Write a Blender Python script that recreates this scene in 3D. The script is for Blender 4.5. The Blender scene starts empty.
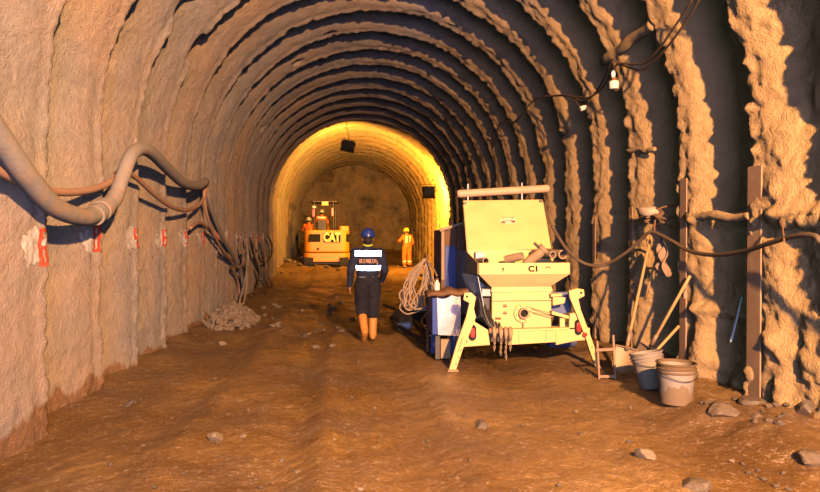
import bpy, bmesh, math, random
import numpy as np
from mathutils import Vector, Matrix, Quaternion
from mathutils.bvhtree import BVHTree

random.seed(7); np.random.seed(7)
S = bpy.context.scene
COL = S.collection
PI = math.pi
V = Vector

# ------------------------------------------------------------------ camera
FPX = 625.0
TH = math.atan(64/625)
PT = math.atan(8/625)
CAM = V((0, 0, 1.6))
Fw = V((math.sin(TH)*math.cos(PT), math.cos(TH)*math.cos(PT), -math.sin(PT)))
Rt = V((math.cos(TH), -math.sin(TH), 0))
Up = Rt.cross(Fw)

def ray(px, py):
    return Fw + Rt*((px-410)/FPX) + Up*((246-py)/FPX)

def atY(px, py, Y):
    d = ray(px, py); t = Y/d.y
    return CAM + d*t

# ------------------------------------------------------------------ noise
def _h(ix, iy, iz, seed):
    n = (ix*374761393 + iy*668265263 + iz*2147483647 + seed*1274126177) & 0xffffffff
    n = ((n ^ (n >> 13))*1274126177) & 0xffffffff
    n = (n ^ (n >> 16)) & 0xffffffff
    n = (n*2246822519) & 0xffffffff
    return ((n >> 8) & 0xffff)/32767.5 - 1.0

def vnoise(x, y, z=0.0, seed=0):
    x, y, z = np.broadcast_arrays(np.asarray(x, float), np.asarray(y, float), np.asarray(z, float))
    ix = np.floor(x).astype(np.int64); iy = np.floor(y).astype(np.int64); iz = np.floor(z).astype(np.int64)
    fx = x-ix; fy = y-iy; fz = z-iz
    fx = fx*fx*(3-2*fx); fy = fy*fy*(3-2*fy); fz = fz*fz*(3-2*fz)
    r = 0
    for a in (0, 1):
        wa = fx if a else 1-fx
        for b in (0, 1):
            wb = fy if b else 1-fy
            for c in (0, 1):
                wc = fz if c else 1-fz
                r = r + wa*wb*wc*_h(ix+a, iy+b, iz+c, seed)
    return r

def fbm(x, y, z=0.0, o=4, seed=0, g=0.5):
    r = 0; a = 1.0; f = 1.0; t = 0
    for i in range(o):
        r = r + a*vnoise(x*f+i*17.3, y*f-i*9.1, z*f+i*5.7, seed+i); t += a; a *= g; f *= 2.03
    return r/t

def sstep(a, b, x):
    t = np.clip((x-a)/(b-a), 0, 1); return t*t*(3-2*t)

# ------------------------------------------------------------------ tunnel shape
X0, RR, ZS, ZB = 0.56, 3.16, 2.65, -0.45
LEG = ZS-ZB
ARC = PI*RR
STOT = 2*LEG+ARC
RY0, RSP = 5.5, 1.2

PITS = []   # (s, Y, rs, ry, depth)

def base_pt(s, e):
    s = np.asarray(s, float); e = np.asarray(e, float)
    th = np.clip((s-LEG)/RR, 0, PI)
    ca = -np.cos(th); sa = np.sin(th)
    X = X0 + (RR+e)*ca
    Z = np.where(s < LEG, ZB+s, np.where(s > LEG+ARC, ZB+(STOT-s), ZS+(RR+e)*sa))
    return X, Z

def wall_e(s, Y):
    """outward displacement from the rib face"""
    s = np.asarray(s, float); Y = np.asarray(Y, float)
    s, Y = np.broadcast_arrays(s, Y)
    xr = -np.cos(np.clip((s-LEG)/RR, 0, PI))           # -1 left .. 1 right
    sk = -0.12*xr
    wob = 0.085*fbm(s*0.9, Y*0.4, 0, 3, 3) + 0.05*fbm(s*4, Y*1.3, 0, 3, 5) + 0.022*fbm(s*15, Y*2, 0, 2, 6)
    q = (Y - RY0 - sk + wob)/RSP
    k = np.floor(q+0.07)
    t = q+0.07-k                                        # 0..1 from this rib on to the next one
    krand = vnoise(k*7.7+0.5, s*0.35, 2.2, 11)
    kr2 = vnoise(k*3.3+8.5, s*0.8, 5.2, 12)
    right = sstep(-0.35, 0.65, xr)
    D = (0.225 + 0.085*right)*(1+0.42*krand+0.25*kr2)
    D = D*(1-.55*right*(1-sstep(5.0, 5.5, Y)))
    # a sharp drop on the far side of each rib, then plaster swelling slowly towards the next one
    w0 = 0.13 + 0.035*krand
    drop = sstep(w0, w0+0.085, t)
    rise = (1-right)*sstep(0.25, 1.0, t)**0.9 + right*sstep(0.56+.08*kr2, 0.97, t)
    p = drop*(1-rise)
    a = np.abs(((q+.5) % 1)-.5)*2
    e = D*p - (0.035-.01*right)*np.exp(-((t-w0*.75)/.06)**2)
    # lumps
    edge = np.exp(-((t-w0)/0.07)**2)
    lump = fbm(s*2.2, Y*2.2, 0, 4, 21)
    fine = fbm(s*9, Y*9, 0, 3, 31)
    fine2 = fbm(s*26, Y*26, 0, 2, 41)
    amp = 0.026 + 0.034*right
    e = e + amp*lump*(0.6+0.8*p) + (0.013+0.015*right)*fine + (0.006+0.006*right)*fine2
    e = e + edge*(0.032+0.022*right)*fbm(s*15, Y*9, 0, 3, 51)
    # rough lower right wall: bulging rock and sprayed-on lumps
    lowR = sstep(LEG+ARC-0.3, LEG+ARC+1.0, s)*(1-sstep(9, 12, Y))
    rg = fbm(s*1.3+3, Y*1.6, 0, 4, 61)
    e = e - lowR*0.13*rg*sstep(0.1, 0.6, a) - lowR*0.09*np.maximum(0, fbm(s*3.2, Y*3.0, 0, 3, 71))
    # swollen toe of the right wall
    zz = ZB + (STOT-s)
    toe = (s > LEG+ARC)*np.exp(-((zz-0.25)/0.38)**2)*(1-sstep(6.2, 7.0, Y))*sstep(3.5, 4.5, Y)
    e = e - toe*0.22*(0.6+0.8*fbm(s*1.7, Y*1.9, 0, 3, 81))*sstep(0.1, 0.7, a)
    # horizontal spray ledge
    led = (s > LEG+ARC)*np.exp(-((zz-1.80)/0.07)**2)*(1-sstep(8, 9, Y))
    e = e - 0.09*led*sstep(0.15, 0.5, a)
    led2 = (s > LEG+ARC)*np.exp(-((zz-0.85)/0.08)**2)*sstep(5.5, 5.8, Y)*(1-sstep(6.6, 6.8, Y))
    e = e - 0.12*led2*sstep(0.15, 0.5, a)
    for (ps, pY, rs, ry, d) in PITS:
        dd = ((s-ps)/rs)**2 + ((Y-pY)/ry)**2 + 0.5*fine
        e = e + 1.9*d*np.exp(-np.clip(dd, 0, 30)**2.5)
    return np.maximum(e, -0.35)

def hit(px, py, off=0.0):
    """where a line of sight meets the tunnel's rib-face profile pulled in by off"""
    d = ray(px, py).normalized()
    t = 0.5
    while t < 45:
        p = CAM+d*t
        dx = p.x-X0
        r = abs(dx) if p.z < ZS else math.hypot(dx, p.z-ZS)
        if r >= RR-off: return p
        t += 0.01
    return p

def s_of(p):
    dx = p.x-X0
    if p.z < ZS:
        return (p.z-ZB) if dx < 0 else STOT-(p.z-ZB)
    th = math.atan2(p.z-ZS, -dx)
    return LEG + th*RR

for (px, py, sz, d) in [(195, 44, .17, .26), (232, 49, .11, .2), (229, 91, .10, .2), (253, 83, .08, .16), (183, 2, .2, .25), (290, 28, .10, .2),
                        (262, 128, .10, .2), (250, 111, .07, .15), (264, 153, .08, .18), (276, 10, .14, .2), (120, 62, .07, .15), (298, 62, .1, .2), (330, 32, .1, .2)]:
    p = hit(px, py)
    PITS.append((s_of(p), p.y+.12, sz, sz*0.75, d))

def wall_point(s, Y, lift=0.0):
    e = wall_e(s, Y) - lift
    X, Z = base_pt(s, e)
    return X, Y, Z

# ------------------------------------------------------------------ floor
def floor_h(x, y):
    x = np.asarray(x, float); y = np.asarray(y, float)
    h = 0.035*fbm(x*0.9, y*0.7, 0, 3, 101) + 0.016*fbm(x*4, y*4, 0, 4, 103) + 0.012*fbm(x*13, y*13, 0, 3, 105) + 0.005*fbm(x*31, y*24, 0, 2, 106)
    # wheel ruts running along the heading
    for c, w, d in ((-0.42, .16, .07), (0.55, .2, .045), (-1.55, .2, .055), (1.9, .22, .035)):
        cx = c + 0.12*vnoise(y*0.25, c*3, 0, 107)
        h = h - d*np.exp(-((x-cx)/w)**2)*(0.6+0.6*vnoise(y*0.8, c, 0, 109))
        h = h + d*0.6*np.exp(-((x-cx-1.7*w)/(w*0.7))**2)
    # bolster of mud at both walls
    h = h + 0.10*sstep(-2.0, -2.7, x)*(0.5+0.7*fbm(x, y*1.1, 0, 3, 111))*sstep(5.2, 7.5, y)
    h = h - 0.18*sstep(-1.4, -2.8, x)*(1-sstep(4.5, 7.0, y))
    rb = sstep(2.7, 3.9, x)
    h = h + rb*(0.10+0.15*np.maximum(0, fbm(x*1.6, y*1.6, 0, 4, 113)+0.2))*(1-sstep(9, 11, y))
    berm = np.exp(-((x-3.15)/0.33)**2 - ((y-5.0)/0.9)**2)
    h = h + 0.16*berm*(0.8+0.6*fbm(x*3, y*3, 0, 3, 115))
    # muck left at the face
    rise = sstep(21.5, 25.5, y)
    h = h + rise*(0.33 + 0.10*fbm(x*1.2, y*1.2, 0, 4, 117)) + 0.16*np.exp(-((y-24.6)/1.0)**2)*(0.7+0.8*fbm(x*2.2, y*2, 0, 3, 119))
    h = h + 0.9*sstep(33, 37.5, y)*(0.7+0.4*fbm(x*1.1, y, 0, 3, 121))
    h = h + 0.8*sstep(-0.6, -2.9, x)*sstep(24.5, 28, y)*0.35
    # heap around the middle of the heading behind the walking person
    h = h + 0.10*np.exp(-((x+1.15)/0.35)**2 - ((y-10.8)/1.3)**2)*(0.8+0.8*fbm(x*4, y*4, 0, 3, 123))
    return h

def fz(x, y):
    return float(floor_h(np.array([x]), np.array([y]))[0])

# ------------------------------------------------------------------ materials
def nd(nt, typ, **kw):
    n = nt.nodes.new(typ)
    for k, v in kw.items():
        if isinstance(k, str) and hasattr(n, k): setattr(n, k, v)
    return n

def new_mat(name):
    m = bpy.data.materials.new(name); m.use_nodes = True
    nt = m.node_tree
    b = nt.nodes['Principled BSDF']
    return m, nt, b

def ramp(nt, fac, stops):
    r = nt.nodes.new('ShaderNodeValToRGB')
    e = r.color_ramp.elements
    while len(e) > 1: e.remove(e[-1])
    e[0].position = stops[0][0]; e[0].color = tuple(stops[0][1])+(1,)
    for p, c in stops[1:]:
        n = e.new(p); n.color = tuple(c)+(1,)
    nt.links.new(fac, r.inputs['Fac'])
    return r.outputs['Color']

def noise(nt, vec, scale, detail=4, rough=0.55):
    n = nt.nodes.new('ShaderNodeTexNoise')
    n.inputs['Scale'].default_value = scale; n.inputs['Detail'].default_value = detail
    n.inputs['Roughness'].default_value = rough
    nt.links.new(vec, n.inputs['Vector'])
    return n.outputs['Fac']

def mixc(nt, fac, a, b, mode='MIX'):
    m = nt.nodes.new('ShaderNodeMix'); m.data_type = 'RGBA'; m.blend_type = mode
    def put(i, v):
        if hasattr(v, 'links') or hasattr(v, 'is_linked'): nt.links.new(v, m.inputs[i])
        elif isinstance(v, (int, float)): m.inputs[i].default_value = v
        else: m.inputs[i].default_value = tuple(v)+(1,)
    put(0, fac); put(6, a); put(7, b)
    return m.outputs[2]

def math_n(nt, op, a, b=None, clamp=False):
    m = nt.nodes.new('ShaderNodeMath'); m.operation = op; m.use_clamp = clamp
    for i, v in enumerate((a, b)):
        if v is None: continue
        if isinstance(v, (int, float)): m.inputs[i].default_value = v
        else: nt.links.new(v, m.inputs[i])
    return m.outputs[0]

def bump(nt, b, h, strength, dist):
    n = nt.nodes.new('ShaderNodeBump')
    n.inputs['Strength'].default_value = strength; n.inputs['Distance'].default_value = dist
    nt.links.new(h, n.inputs['Height'])
    nt.links.new(n.outputs['Normal'], b.inputs['Normal'])

def surf(name, col, rough=0.6, metal=0.0, var=0.12, dirt=None, dirt_amt=0.35, dirt_scale=7, bmp=0.15, bscale=60, bdist=0.002, coat=0.0):
    """painted / plain surface with a little wear, dust and grain"""
    m, nt, b = new_mat(name)
    col = tuple(x*.52 for x in col)
    if dirt: dirt = tuple(x*.55 for x in dirt)
    tc = nt.nodes.new('ShaderNodeTexCoord'); vec = tc.outputs['Object']
    f1 = noise(nt, vec, dirt_scale, 6, 0.65)
    dark = tuple(c*(1-var) for c in col)
    c = mixc(nt, f1, dark, tuple(min(1, c*(1+var*0.5)) for c in col))
    if dirt:
        f2 = noise(nt, vec, dirt_scale*0.55, 8, 0.7)
        r = ramp(nt, f2, [(0.5-0.02, (0, 0, 0)), (0.5+0.25, (dirt_amt,)*3)])
        c = mixc(nt, r, c, dirt)
    nt.links.new(c, b.inputs['Base Color'])
    b.inputs['Roughness'].default_value = rough
    b.inputs['Metallic'].default_value = metal
    b.inputs['Specular IOR Level'].default_value = .5 if (metal or rough < .5) else .25
    if coat: b.inputs['Coat Weight'].default_value = coat
    if bmp: bump(nt, b, noise(nt, vec, bscale, 4, 0.6), bmp, bdist)
    return m

MUD = (0.24, 0.13, 0.06)

def shotcrete(name, c0, c1, ochre, ochre_amt, stain_z, bs=0.5, tint=None):
    m, nt, b = new_mat(name)
    g = nt.nodes.new('ShaderNodeNewGeometry'); vec = g.outputs['Position']
    sx = nt.nodes.new('ShaderNodeSeparateXYZ'); nt.links.new(vec, sx.inputs[0])
    f = noise(nt, vec, 1.1, 6, 0.6)
    c = ramp(nt, f, [(0.32, c0), (0.68, c1)])
    f2 = noise(nt, vec, 14, 5, 0.7)
    c = mixc(nt, ramp(nt, f2, [(0.35, (.35,)*3), (0.7, (0,)*3)]), c, tuple(x*0.62 for x in c0))
    f3 = noise(nt, vec, 0.55, 4, 0.6)
    c = mixc(nt, ramp(nt, f3, [(0.4, (0,)*3), (0.7, (ochre_amt,)*3)]), c, ochre)
    if tint:
        # the right-hand rock side is dusted with ochre mud, fading out towards the crown
        tx = math_n(nt, 'DIVIDE', math_n(nt, 'SUBTRACT', math_n(nt, 'ADD', sx.outputs['X'], math_n(nt, 'MULTIPLY', f3, 1.5)), tint[1]+.75), tint[2]-tint[1], clamp=True)
        c = mixc(nt, math_n(nt, 'MULTIPLY', tx, .9), c, mixc(nt, f2, tuple(x*.8 for x in tint[0]), tint[0]))
    # pale flecks of rebound
    f5 = noise(nt, vec, 45, 2, 0.5)
    c = mixc(nt, ramp(nt, f5, [(0.66, (0,)*3), (0.74, (.35,)*3)]), c, tuple(min(1, x*1.5) for x in c1))
    # wet muddy splash line along the foot, ragged, drawn out in height
    mp = nt.nodes.new('ShaderNodeMapping'); mp.inputs['Scale'].default_value = (1, 1, 0.18)
    nt.links.new(vec, mp.inputs['Vector'])
    f4 = noise(nt, mp.outputs[0], 2.6, 6, 0.6)
    lim = math_n(nt, 'ADD', math_n(nt, 'MULTIPLY', f4, 0.62), stain_z-0.31)
    d = math_n(nt, 'SUBTRACT', lim, sx.outputs['Z'])
    st = math_n(nt, 'MULTIPLY', d, 22.0, clamp=True)
    stc = ramp(nt, f2, [(0.3, (0.10, 0.052, 0.024)), (0.7, (0.21, 0.11, 0.05))])
    c = mixc(nt, st, c, stc)
    nt.links.new(c, b.inputs['Base Color'])
    rr = math_n(nt, 'SUBTRACT', 0.93, math_n(nt, 'MULTIPLY', st, 0.45))
    nt.links.new(rr, b.inputs['Roughness'])
    b.inputs['Specular IOR Level'].default_value = 0.25
    h = math_n(nt, 'ADD', noise(nt, vec, 55, 6, 0.7), math_n(nt, 'MULTIPLY', noise(nt, vec, 15, 3, 0.5), .8))
    bump(nt, b, h, bs, 0.05)
    return m

M = {}
M['wallL'] = M['wallR'] = M['ceil'] = shotcrete('sprayed_concrete', (.205, .175, .155), (.275, .235, .205), (.29, .175, .09), .65, .12, .8, tint=((.31, .20, .088), 1.2, 3.4))
M['rock'] = shotcrete('rock_face', (.07, .055, .04), (.22, .16, .10), (.17, .11, .05), .6, -5, 0.9)

def mud_floor():
    m, nt, b = new_mat('wet_mud')
    g = nt.nodes.new('ShaderNodeNewGeometry'); vec = g.outputs['Position']
    f = noise(nt, vec, 0.8, 6, 0.6)
    c = ramp(nt, f, [(0.34, (.066, .034, .011)), (0.50, (.115, .060, .018)), (0.64, (.175, .098, .030))])
    f2 = noise(nt, vec, 9, 8, 0.75)
    c = mixc(nt, ramp(nt, f2, [(0.40, (.6,)*3), (0.58, (0,)*3)]), c, (.085, .042, .017))
    f6 = noise(nt, vec, 30, 3, 0.6)
    c = mixc(nt, ramp(nt, f6, [(0.57, (0,)*3), (0.67, (.5,)*3)]), c, (.27, .20, .15))
    nt.links.new(c, b.inputs['Base Color'])
    f3 = noise(nt, vec, 0.9, 5, 0.65)
    rf = ramp(nt, f3, [(0.38, (.20,)*3), (0.60, (.62,)*3)])
    nt.links.new(rf, b.inputs['Roughness'])
    b.inputs['Specular IOR Level'].default_value = 0.5
    mp = nt.nodes.new('ShaderNodeMapping'); mp.inputs['Scale'].default_value = (1.0, 0.8, 1)
    nt.links.new(vec, mp.inputs['Vector'])
    h = math_n(nt, 'ADD', math_n(nt, 'MULTIPLY', noise(nt, mp.outputs[0], 17, 6, 0.7), 1.3), noise(nt, vec, 60, 4, 0.7))
    bump(nt, b, h, 0.65, 0.035)
    return m
M['mud'] = mud_floor()

M['cream'] = surf('cream_yellow_paint', (.96, .60, .23), .5, dirt=(.42, .25, .11), dirt_amt=.35, dirt_scale=3.5, bmp=.1)
M['cream_in'] = surf('cement_coated_yellow', (.78, .50, .22), .8, dirt=(.35, .26, .18), dirt_amt=.7, dirt_scale=6, bmp=.4, bdist=.004)
M['steelgrey'] = surf('grey_blue_steel', (.50, .56, .62), .55, dirt=(.22, .15, .09), dirt_amt=.5)
M['blue'] = surf('blue_paint', (.02, .06, .30), .5, dirt=(.1, .08, .08), dirt_amt=.4)
M['slate'] = surf('slate_blue_paint', (.13, .16, .30), .6, dirt=(.2, .14, .1), dirt_amt=.4)
M['sheet'] = surf('bright_metal_sheet', (.72, .58, .52), .33, .75, dirt=(.5, .34, .28), dirt_amt=.4, dirt_scale=4, bmp=.25, bscale=5, bdist=.02)
M['rust'] = surf('brown_rusty_frame', (.17, .085, .04), .8, dirt=(.30, .15, .07), dirt_amt=.6)
M['flange'] = surf('muddy_steel_flange', (.33, .20, .12), .7, dirt=(.45, .32, .2), dirt_amt=.7, dirt_scale=9, bmp=.3)
M['black'] = surf('black_rubber', (.018, .018, .02), .6, dirt=(.12, .08, .05), dirt_amt=.4)
M['dark'] = surf('dark_metal', (.05, .045, .04), .5, .3, dirt=(.18, .1, .05), dirt_amt=.5)
M['hose'] = surf('dusty_grey_hose', (.30, .26, .23), .85, var=.35, dirt=(.42, .26, .15), dirt_amt=.95, dirt_scale=9, bmp=.6, bscale=30, bdist=.006)
M['pinkhose'] = surf('muddy_red_hose', (.42, .23, .15), .75, dirt=(.36, .26, .18), dirt_amt=.5)
M['cable'] = surf('brown_muddy_cable', (.10, .065, .04), .7, dirt=(.22, .13, .07), dirt_amt=.5)
M['rope'] = surf('tan_hose_coil', (.36, .25, .16), .8, dirt=(.3, .2, .13), dirt_amt=.5)
M['tube'] = surf('dusty_pipe', (.42, .28, .16), .7, dirt=(.25, .15, .08), dirt_amt=.5)
M['lightpipe'] = surf('pinkish_tarp_roll', (.66, .42, .27), .6, dirt=(.4, .25, .16), dirt_amt=.4)
M['navy'] = surf('navy_cloth', (.012, .016, .045), .85, dirt=(.05, .045, .05), dirt_amt=.3, bmp=.5, bscale=14, bdist=.012)
M['navy2'] = surf('dark_trouser_cloth', (.010, .010, .018), .9, dirt=(.05, .04, .035), dirt_amt=.35, bmp=.5, bscale=14, bdist=.012)
M['helmetblue'] = surf('blue_helmet', (.02, .045, .26), .3, bmp=0)
M['helmetyellow'] = surf('yellow_helmet', (1, .7, .04), .35, bmp=0)
M['skin'] = surf('skin', (.42, .22, .14), .6, bmp=.1)
M['hair'] = surf('hair', (.02, .015, .012), .8)
M['boot'] = surf('tan_rubber_boot', (.66, .26, .055), .5, dirt=(.25, .13, .06), dirt_amt=.6, dirt_scale=9)
M['lime'] = surf('lime_collar', (.55, .62, .05), .7)
M['orange'] = surf('orange_cloth', (1.0, .20, .03), .85, dirt=(.45, .2, .05), dirt_amt=.3, bmp=.5, bscale=14, bdist=.012)
M['orangelab'] = surf('orange_white_print', (.75, .42, .26), .7)
M['whitecloth'] = surf('white_reflective_cloth', (1, 1, 1), .6)
M['catyellow'] = surf('excavator_yellow', (1.0, .36, .02), .45, dirt=(.4, .2, .04), dirt_amt=.45, dirt_scale=3)
M['wood'] = surf('muddy_wooden_handle', (.52, .30, .12), .75, dirt=(.3, .17, .08), dirt_amt=.5)
M['blade'] = surf('muddy_steel_blade', (.33, .22, .14), .6, .3, dirt=(.42, .28, .15), dirt_amt=.6)
M['bladed'] = surf('dried_mud', (.20, .135, .085), .9, dirt=(.16, .1, .06), dirt_amt=.7, bmp=.5)
M['bucket'] = surf('pale_plastic_bucket', (.30, .25, .215), .6, dirt=(.16, .10, .055), dirt_amt=.95, dirt_scale=7)
M['bucketrim'] = surf('mud_coated_rim', (.17, .10, .05), .85, dirt=(.4, .27, .15), dirt_amt=.5, bmp=.5)
M['bag'] = surf('dusty_cloth', (.55, .38, .26), .9, dirt=(.3, .17, .09), dirt_amt=.7, bmp=.5)
M['ragtan'] = surf('tan_rag', (.30, .19, .12), .9, dirt=(.14, .08, .04), dirt_amt=.7, bmp=.5)
M['brownrag'] = surf('brown_rag', (.16, .085, .045), .9, bmp=.5)
M['stone'] = surf('pale_rubble', (.24, .18, .125), .9, dirt=(.25, .14, .07), dirt_amt=.7, dirt_scale=5, bmp=.6, bscale=20, bdist=.01)
M['stonewet'] = surf('wet_muddy_stone', (.12, .082, .055), .55, dirt=(.3, .25, .22), dirt_amt=.5, dirt_scale=6, bmp=.6, bscale=20, bdist=.01)
M['paintw'] = surf('white_marking_paint', (.56, .50, .46), .85, dirt=(.45, .35, .28), dirt_amt=.8, dirt_scale=26, bmp=.4, bscale=40, bdist=.006)
M['paintr'] = surf('red_marking_paint', (.55, .055, .02), .8, dirt=(.6, .3, .2), dirt_amt=.5, dirt_scale=40)
M['whiteplastic'] = surf('white_plastic', (.8, .72, .6), .5)
M['bulb'] = surf('white_bulb_glass', (.9, .88, .82), .2, bmp=0)
M['redlens'] = surf('red_lens', (.50, .04, .03), .25, bmp=0)
M['orangelens'] = surf('orange_lens', (.8, .2, .02), .3, bmp=0)
M['ink'] = surf('black_ink', (.012, .012, .012), .85, bmp=0)
M['inkbrown'] = surf('brown_ink', (.22, .09, .03), .7, bmp=0)
M['sticker'] = surf('cream_sticker', (.88, .70, .48), .6, bmp=0)
M['cattext'] = surf('pale_yellow_letters', (.9, .8, .35), .5, bmp=0)

def retro():
    m, nt, b = new_mat('retroreflective_tape')
    b.inputs['Base Color'].default_value = (.86, .93, 1, 1)
    b.inputs['Metallic'].default_value = 1.0
    b.inputs['Roughness'].default_value = 0.03
    return m
M['retro'] = retro()

def emit(name, col, s):
    m, nt, b = new_mat(name)
    b.inputs['Base Color'].default_value = tuple(col)+(1,)
    b.inputs['Emission Color'].default_value = tuple(col)+(1,)
    b.inputs['Emission Strength'].default_value = s
    return m

# ------------------------------------------------------------------ mesh building
class MB:
    def __init__(self): self.v = []; self.f = []
    def add(self, vs, fs):
        n = len(self.v); self.v += [V(p) for p in vs]; self.f += [tuple(i+n for i in f) for f in fs]; return self
    def box(self, c, size, rot=None):
        c = V(c); sx, sy, sz = [a/2 for a in size]
        vs = [V((x, y, z)) for x in (-sx, sx) for y in (-sy, sy) for z in (-sz, sz)]
        if rot is not None: vs = [rot @ p for p in vs]
        return self.add([c+p for p in vs], [(0, 1, 3, 2), (4, 6, 7, 5), (0, 4, 5, 1), (2, 3, 7, 6), (0, 2, 6, 4), (1, 5, 7, 3)])
    def b2(self, a, b):
        a = V(a); b = V(b); return self.box((a+b)/2, [abs(b[i]-a[i]) for i in range(3)])
    def bar(self, p0, p1, w, h, up=(0, 0, 1)):
        p0 = V(p0); p1 = V(p1); d = (p1-p0); L = d.length; d.normalize()
        u = V(up); s = d.cross(u)
        if s.length < 1e-4: s = d.cross(V((1, 0, 0)))
        s.normalize(); u = s.cross(d).normalized()
        R = Matrix((s, d, u)).transposed()
        return self.box((p0+p1)/2, (w, L, h), R)
    def tube(self, pts, r, n=12, caps=True, closed=False):
        pts = [V(p) for p in pts]; k = len(pts)
        rs = [r]*k if isinstance(r, (int, float)) else list(r)
        t0 = (pts[1]-pts[0]).normalized()
        u = t0.orthogonal().normalized()
        vs = []
        for i, p in enumerate(pts):
            t = (pts[min(i+1, k-1)]-pts[max(i-1, 0)])
            if t.length < 1e-9: t = t0
            t = t.normalized()
            q = t0.rotation_difference(t); u = q @ u; t0 = t
            u = (u - t*u.dot(t)).normalized(); w = t.cross(u)
            for j in range(n):
                a = 2*PI*j/n
                vs.append(p+(u*math.cos(a)+w*math.sin(a))*rs[i])
        fs = []
        for i in range(k-1):
            for j in range(n):
                a = i*n+j; b = i*n+(j+1) % n
                fs.append((a, b, b+n, a+n))
        if caps:
            fs.append(tuple(range(n-1, -1, -1))); fs.append(tuple((k-1)*n+j for j in range(n)))
        return self.add(vs, fs)
    def cyl(self, p0, p1, r0, r1=None, n=20): return self.tube([p0, p1], [r0, r0 if r1 is None else r1], n)
    def pipe(self, p0, p1, ro, ri, n=24):
        p0 = V(p0); p1 = V(p1); t = (p1-p0).normalized(); u = t.orthogonal().normalized(); w = t.cross(u)
        vs = []
        for p, r in ((p0, ro), (p1, ro), (p1, ri), (p0, ri)):
            for j in range(n):
                a = 2*PI*j/n; vs.append(p+(u*math.cos(a)+w*math.sin(a))*r)
        fs = []
        for i in range(4):
            for j in range(n):
                a = i*n+j; b = i*n+(j+1) % n; i2 = (i+1) % 4
                fs.append((a, b, i2*n+(j+1) % n, i2*n+j))
        return self.add(vs, fs)
    def ell(self, c, r, rot=None, nu=16, nv=10):
        c = V(c); r = (r, r, r) if isinstance(r, (int, float)) else r
        vs = [V((0, 0, r[2]))]
        for i in range(1, nv):
            ph = PI*i/nv
            for j in range(nu):
                a = 2*PI*j/nu
                vs.append(V((r[0]*math.sin(ph)*math.cos(a), r[1]*math.sin(ph)*math.sin(a), r[2]*math.cos(ph))))
        vs.append(V((0, 0, -r[2])))
        if rot is not None: vs = [rot @ p for p in vs]
        fs = [(0, 1+j, 1+(j+1) % nu) for j in range(nu)]
        for i in range(nv-2):
            for j in range(nu):
                a = 1+i*nu+j; b = 1+i*nu+(j+1) % nu
                fs.append((a, a+nu, b+nu, b))
        L = len(vs)-1; o = 1+(nv-2)*nu
        fs += [(L, o+(j+1) % nu, o+j) for j in range(nu)]
        return self.add([c+p for p in vs], fs)
    def cap(self, p0, p1, r0, r1=None, n=14):
        r1 = r0 if r1 is None else r1
        self.tube([p0, p1], [r0, r1], n); self.ell(p0, r0, nu=n, nv=8); return self.ell(p1, r1, nu=n, nv=8)
    def prism(self, poly, axis_vec):
        """poly: 3-D outline, swept along axis_vec"""
        poly = [V(p) for p in poly]; a = V(axis_vec); n = len(poly)
        vs = poly+[p+a for p in poly]
        fs = [tuple(range(n)), tuple(range(2*n-1, n-1, -1))]
        fs += [(i, i+n, (i+1) % n+n, (i+1) % n) for i in range(n)]
        return self.add(vs, fs)
    def lathe(self, c, prof, n=32, axis=None):
        """prof: list of (r, h); closed ends by r=0 points"""
        c = V(c); R = V((0, 0, 1)).rotation_difference(V(axis)) if axis is not None else None
        vs = []; k = len(prof)
        for (r, h) in prof:
            for j in range(n):
                a = 2*PI*j/n; p = V((r*math.cos(a), r*math.sin(a), h))
                vs.append(c+(R @ p if R is not None else p))
        fs = []
        for i in range(k-1):
            for j in range(n):
                a = i*n+j; b = i*n+(j+1) % n
                fs.append((a, b, b+n, a+n))
        return self.add(vs, fs)
    def mesh(self, name, origin=V((0, 0, 0)), smooth=False, weld=False):
        me = bpy.data.meshes.new(name)
        me.from_pydata([tuple(p-origin) for p in self.v], [], self.f)
        bm = bmesh.new(); bm.from_mesh(me)
        if weld: bmesh.ops.remove_doubles(bm, verts=bm.verts, dist=1e-5)
        bmesh.ops.recalc_face_normals(bm, faces=bm.faces)
        bm.to_mesh(me); bm.free()
        if smooth:
            for p in me.polygons: p.use_smooth = True
        return me
    def build(self, name, m, parent=None, bevel=0, smooth=False, origin=None, seg=2, auto=False):
        o0 = parent_origin(parent) if parent is not None else (V(origin) if origin is not None else self.center())
        me = self.mesh(name, o0, smooth or auto, weld=bool(bevel) or auto)
        ob = bpy.data.objects.new(name, me)
        me.materials.append(m)
        COL.objects.link(ob)
        if parent is not None: ob.parent = parent
        else: ob.location = o0
        if auto:
            # smooth only gentle edges
            bm = bmesh.new(); bm.from_mesh(me)
            for e in bm.edges:
                if len(e.link_faces) == 2 and e.calc_face_angle(0) > math.radians(38): e.smooth = False
            bm.to_mesh(me); bm.free()
        if bevel:
            md = ob.modifiers.new('bevel', 'BEVEL'); md.width = bevel; md.segments = seg
            md.limit_method = 'ANGLE'; md.angle_limit = math.radians(35)
        return ob
    def center(self):
        xs = [p.x for p in self.v]; ys = [p.y for p in self.v]; zs = [p.z for p in self.v]
        return V(((min(xs)+max(xs))/2, (min(ys)+max(ys))/2, min(zs)))

def parent_origin(o):
    p = V((0, 0, 0))
    while o is not None:
        p = p+o.location; o = o.parent
    return p

def tag(o, label=None, cat=None, group=None, kind=None):
    if label: o['label'] = label
    if cat: o['category'] = cat
    if group: o['group'] = group
    if kind: o['kind'] = kind
    return o

def thing(name, label, cat, loc=(0, 0, 0), group=None):
    o = bpy.data.objects.new(name, None); COL.objects.link(o); o.location = loc
    o.empty_display_size = 0.1
    return tag(o, label, cat, group)

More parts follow.
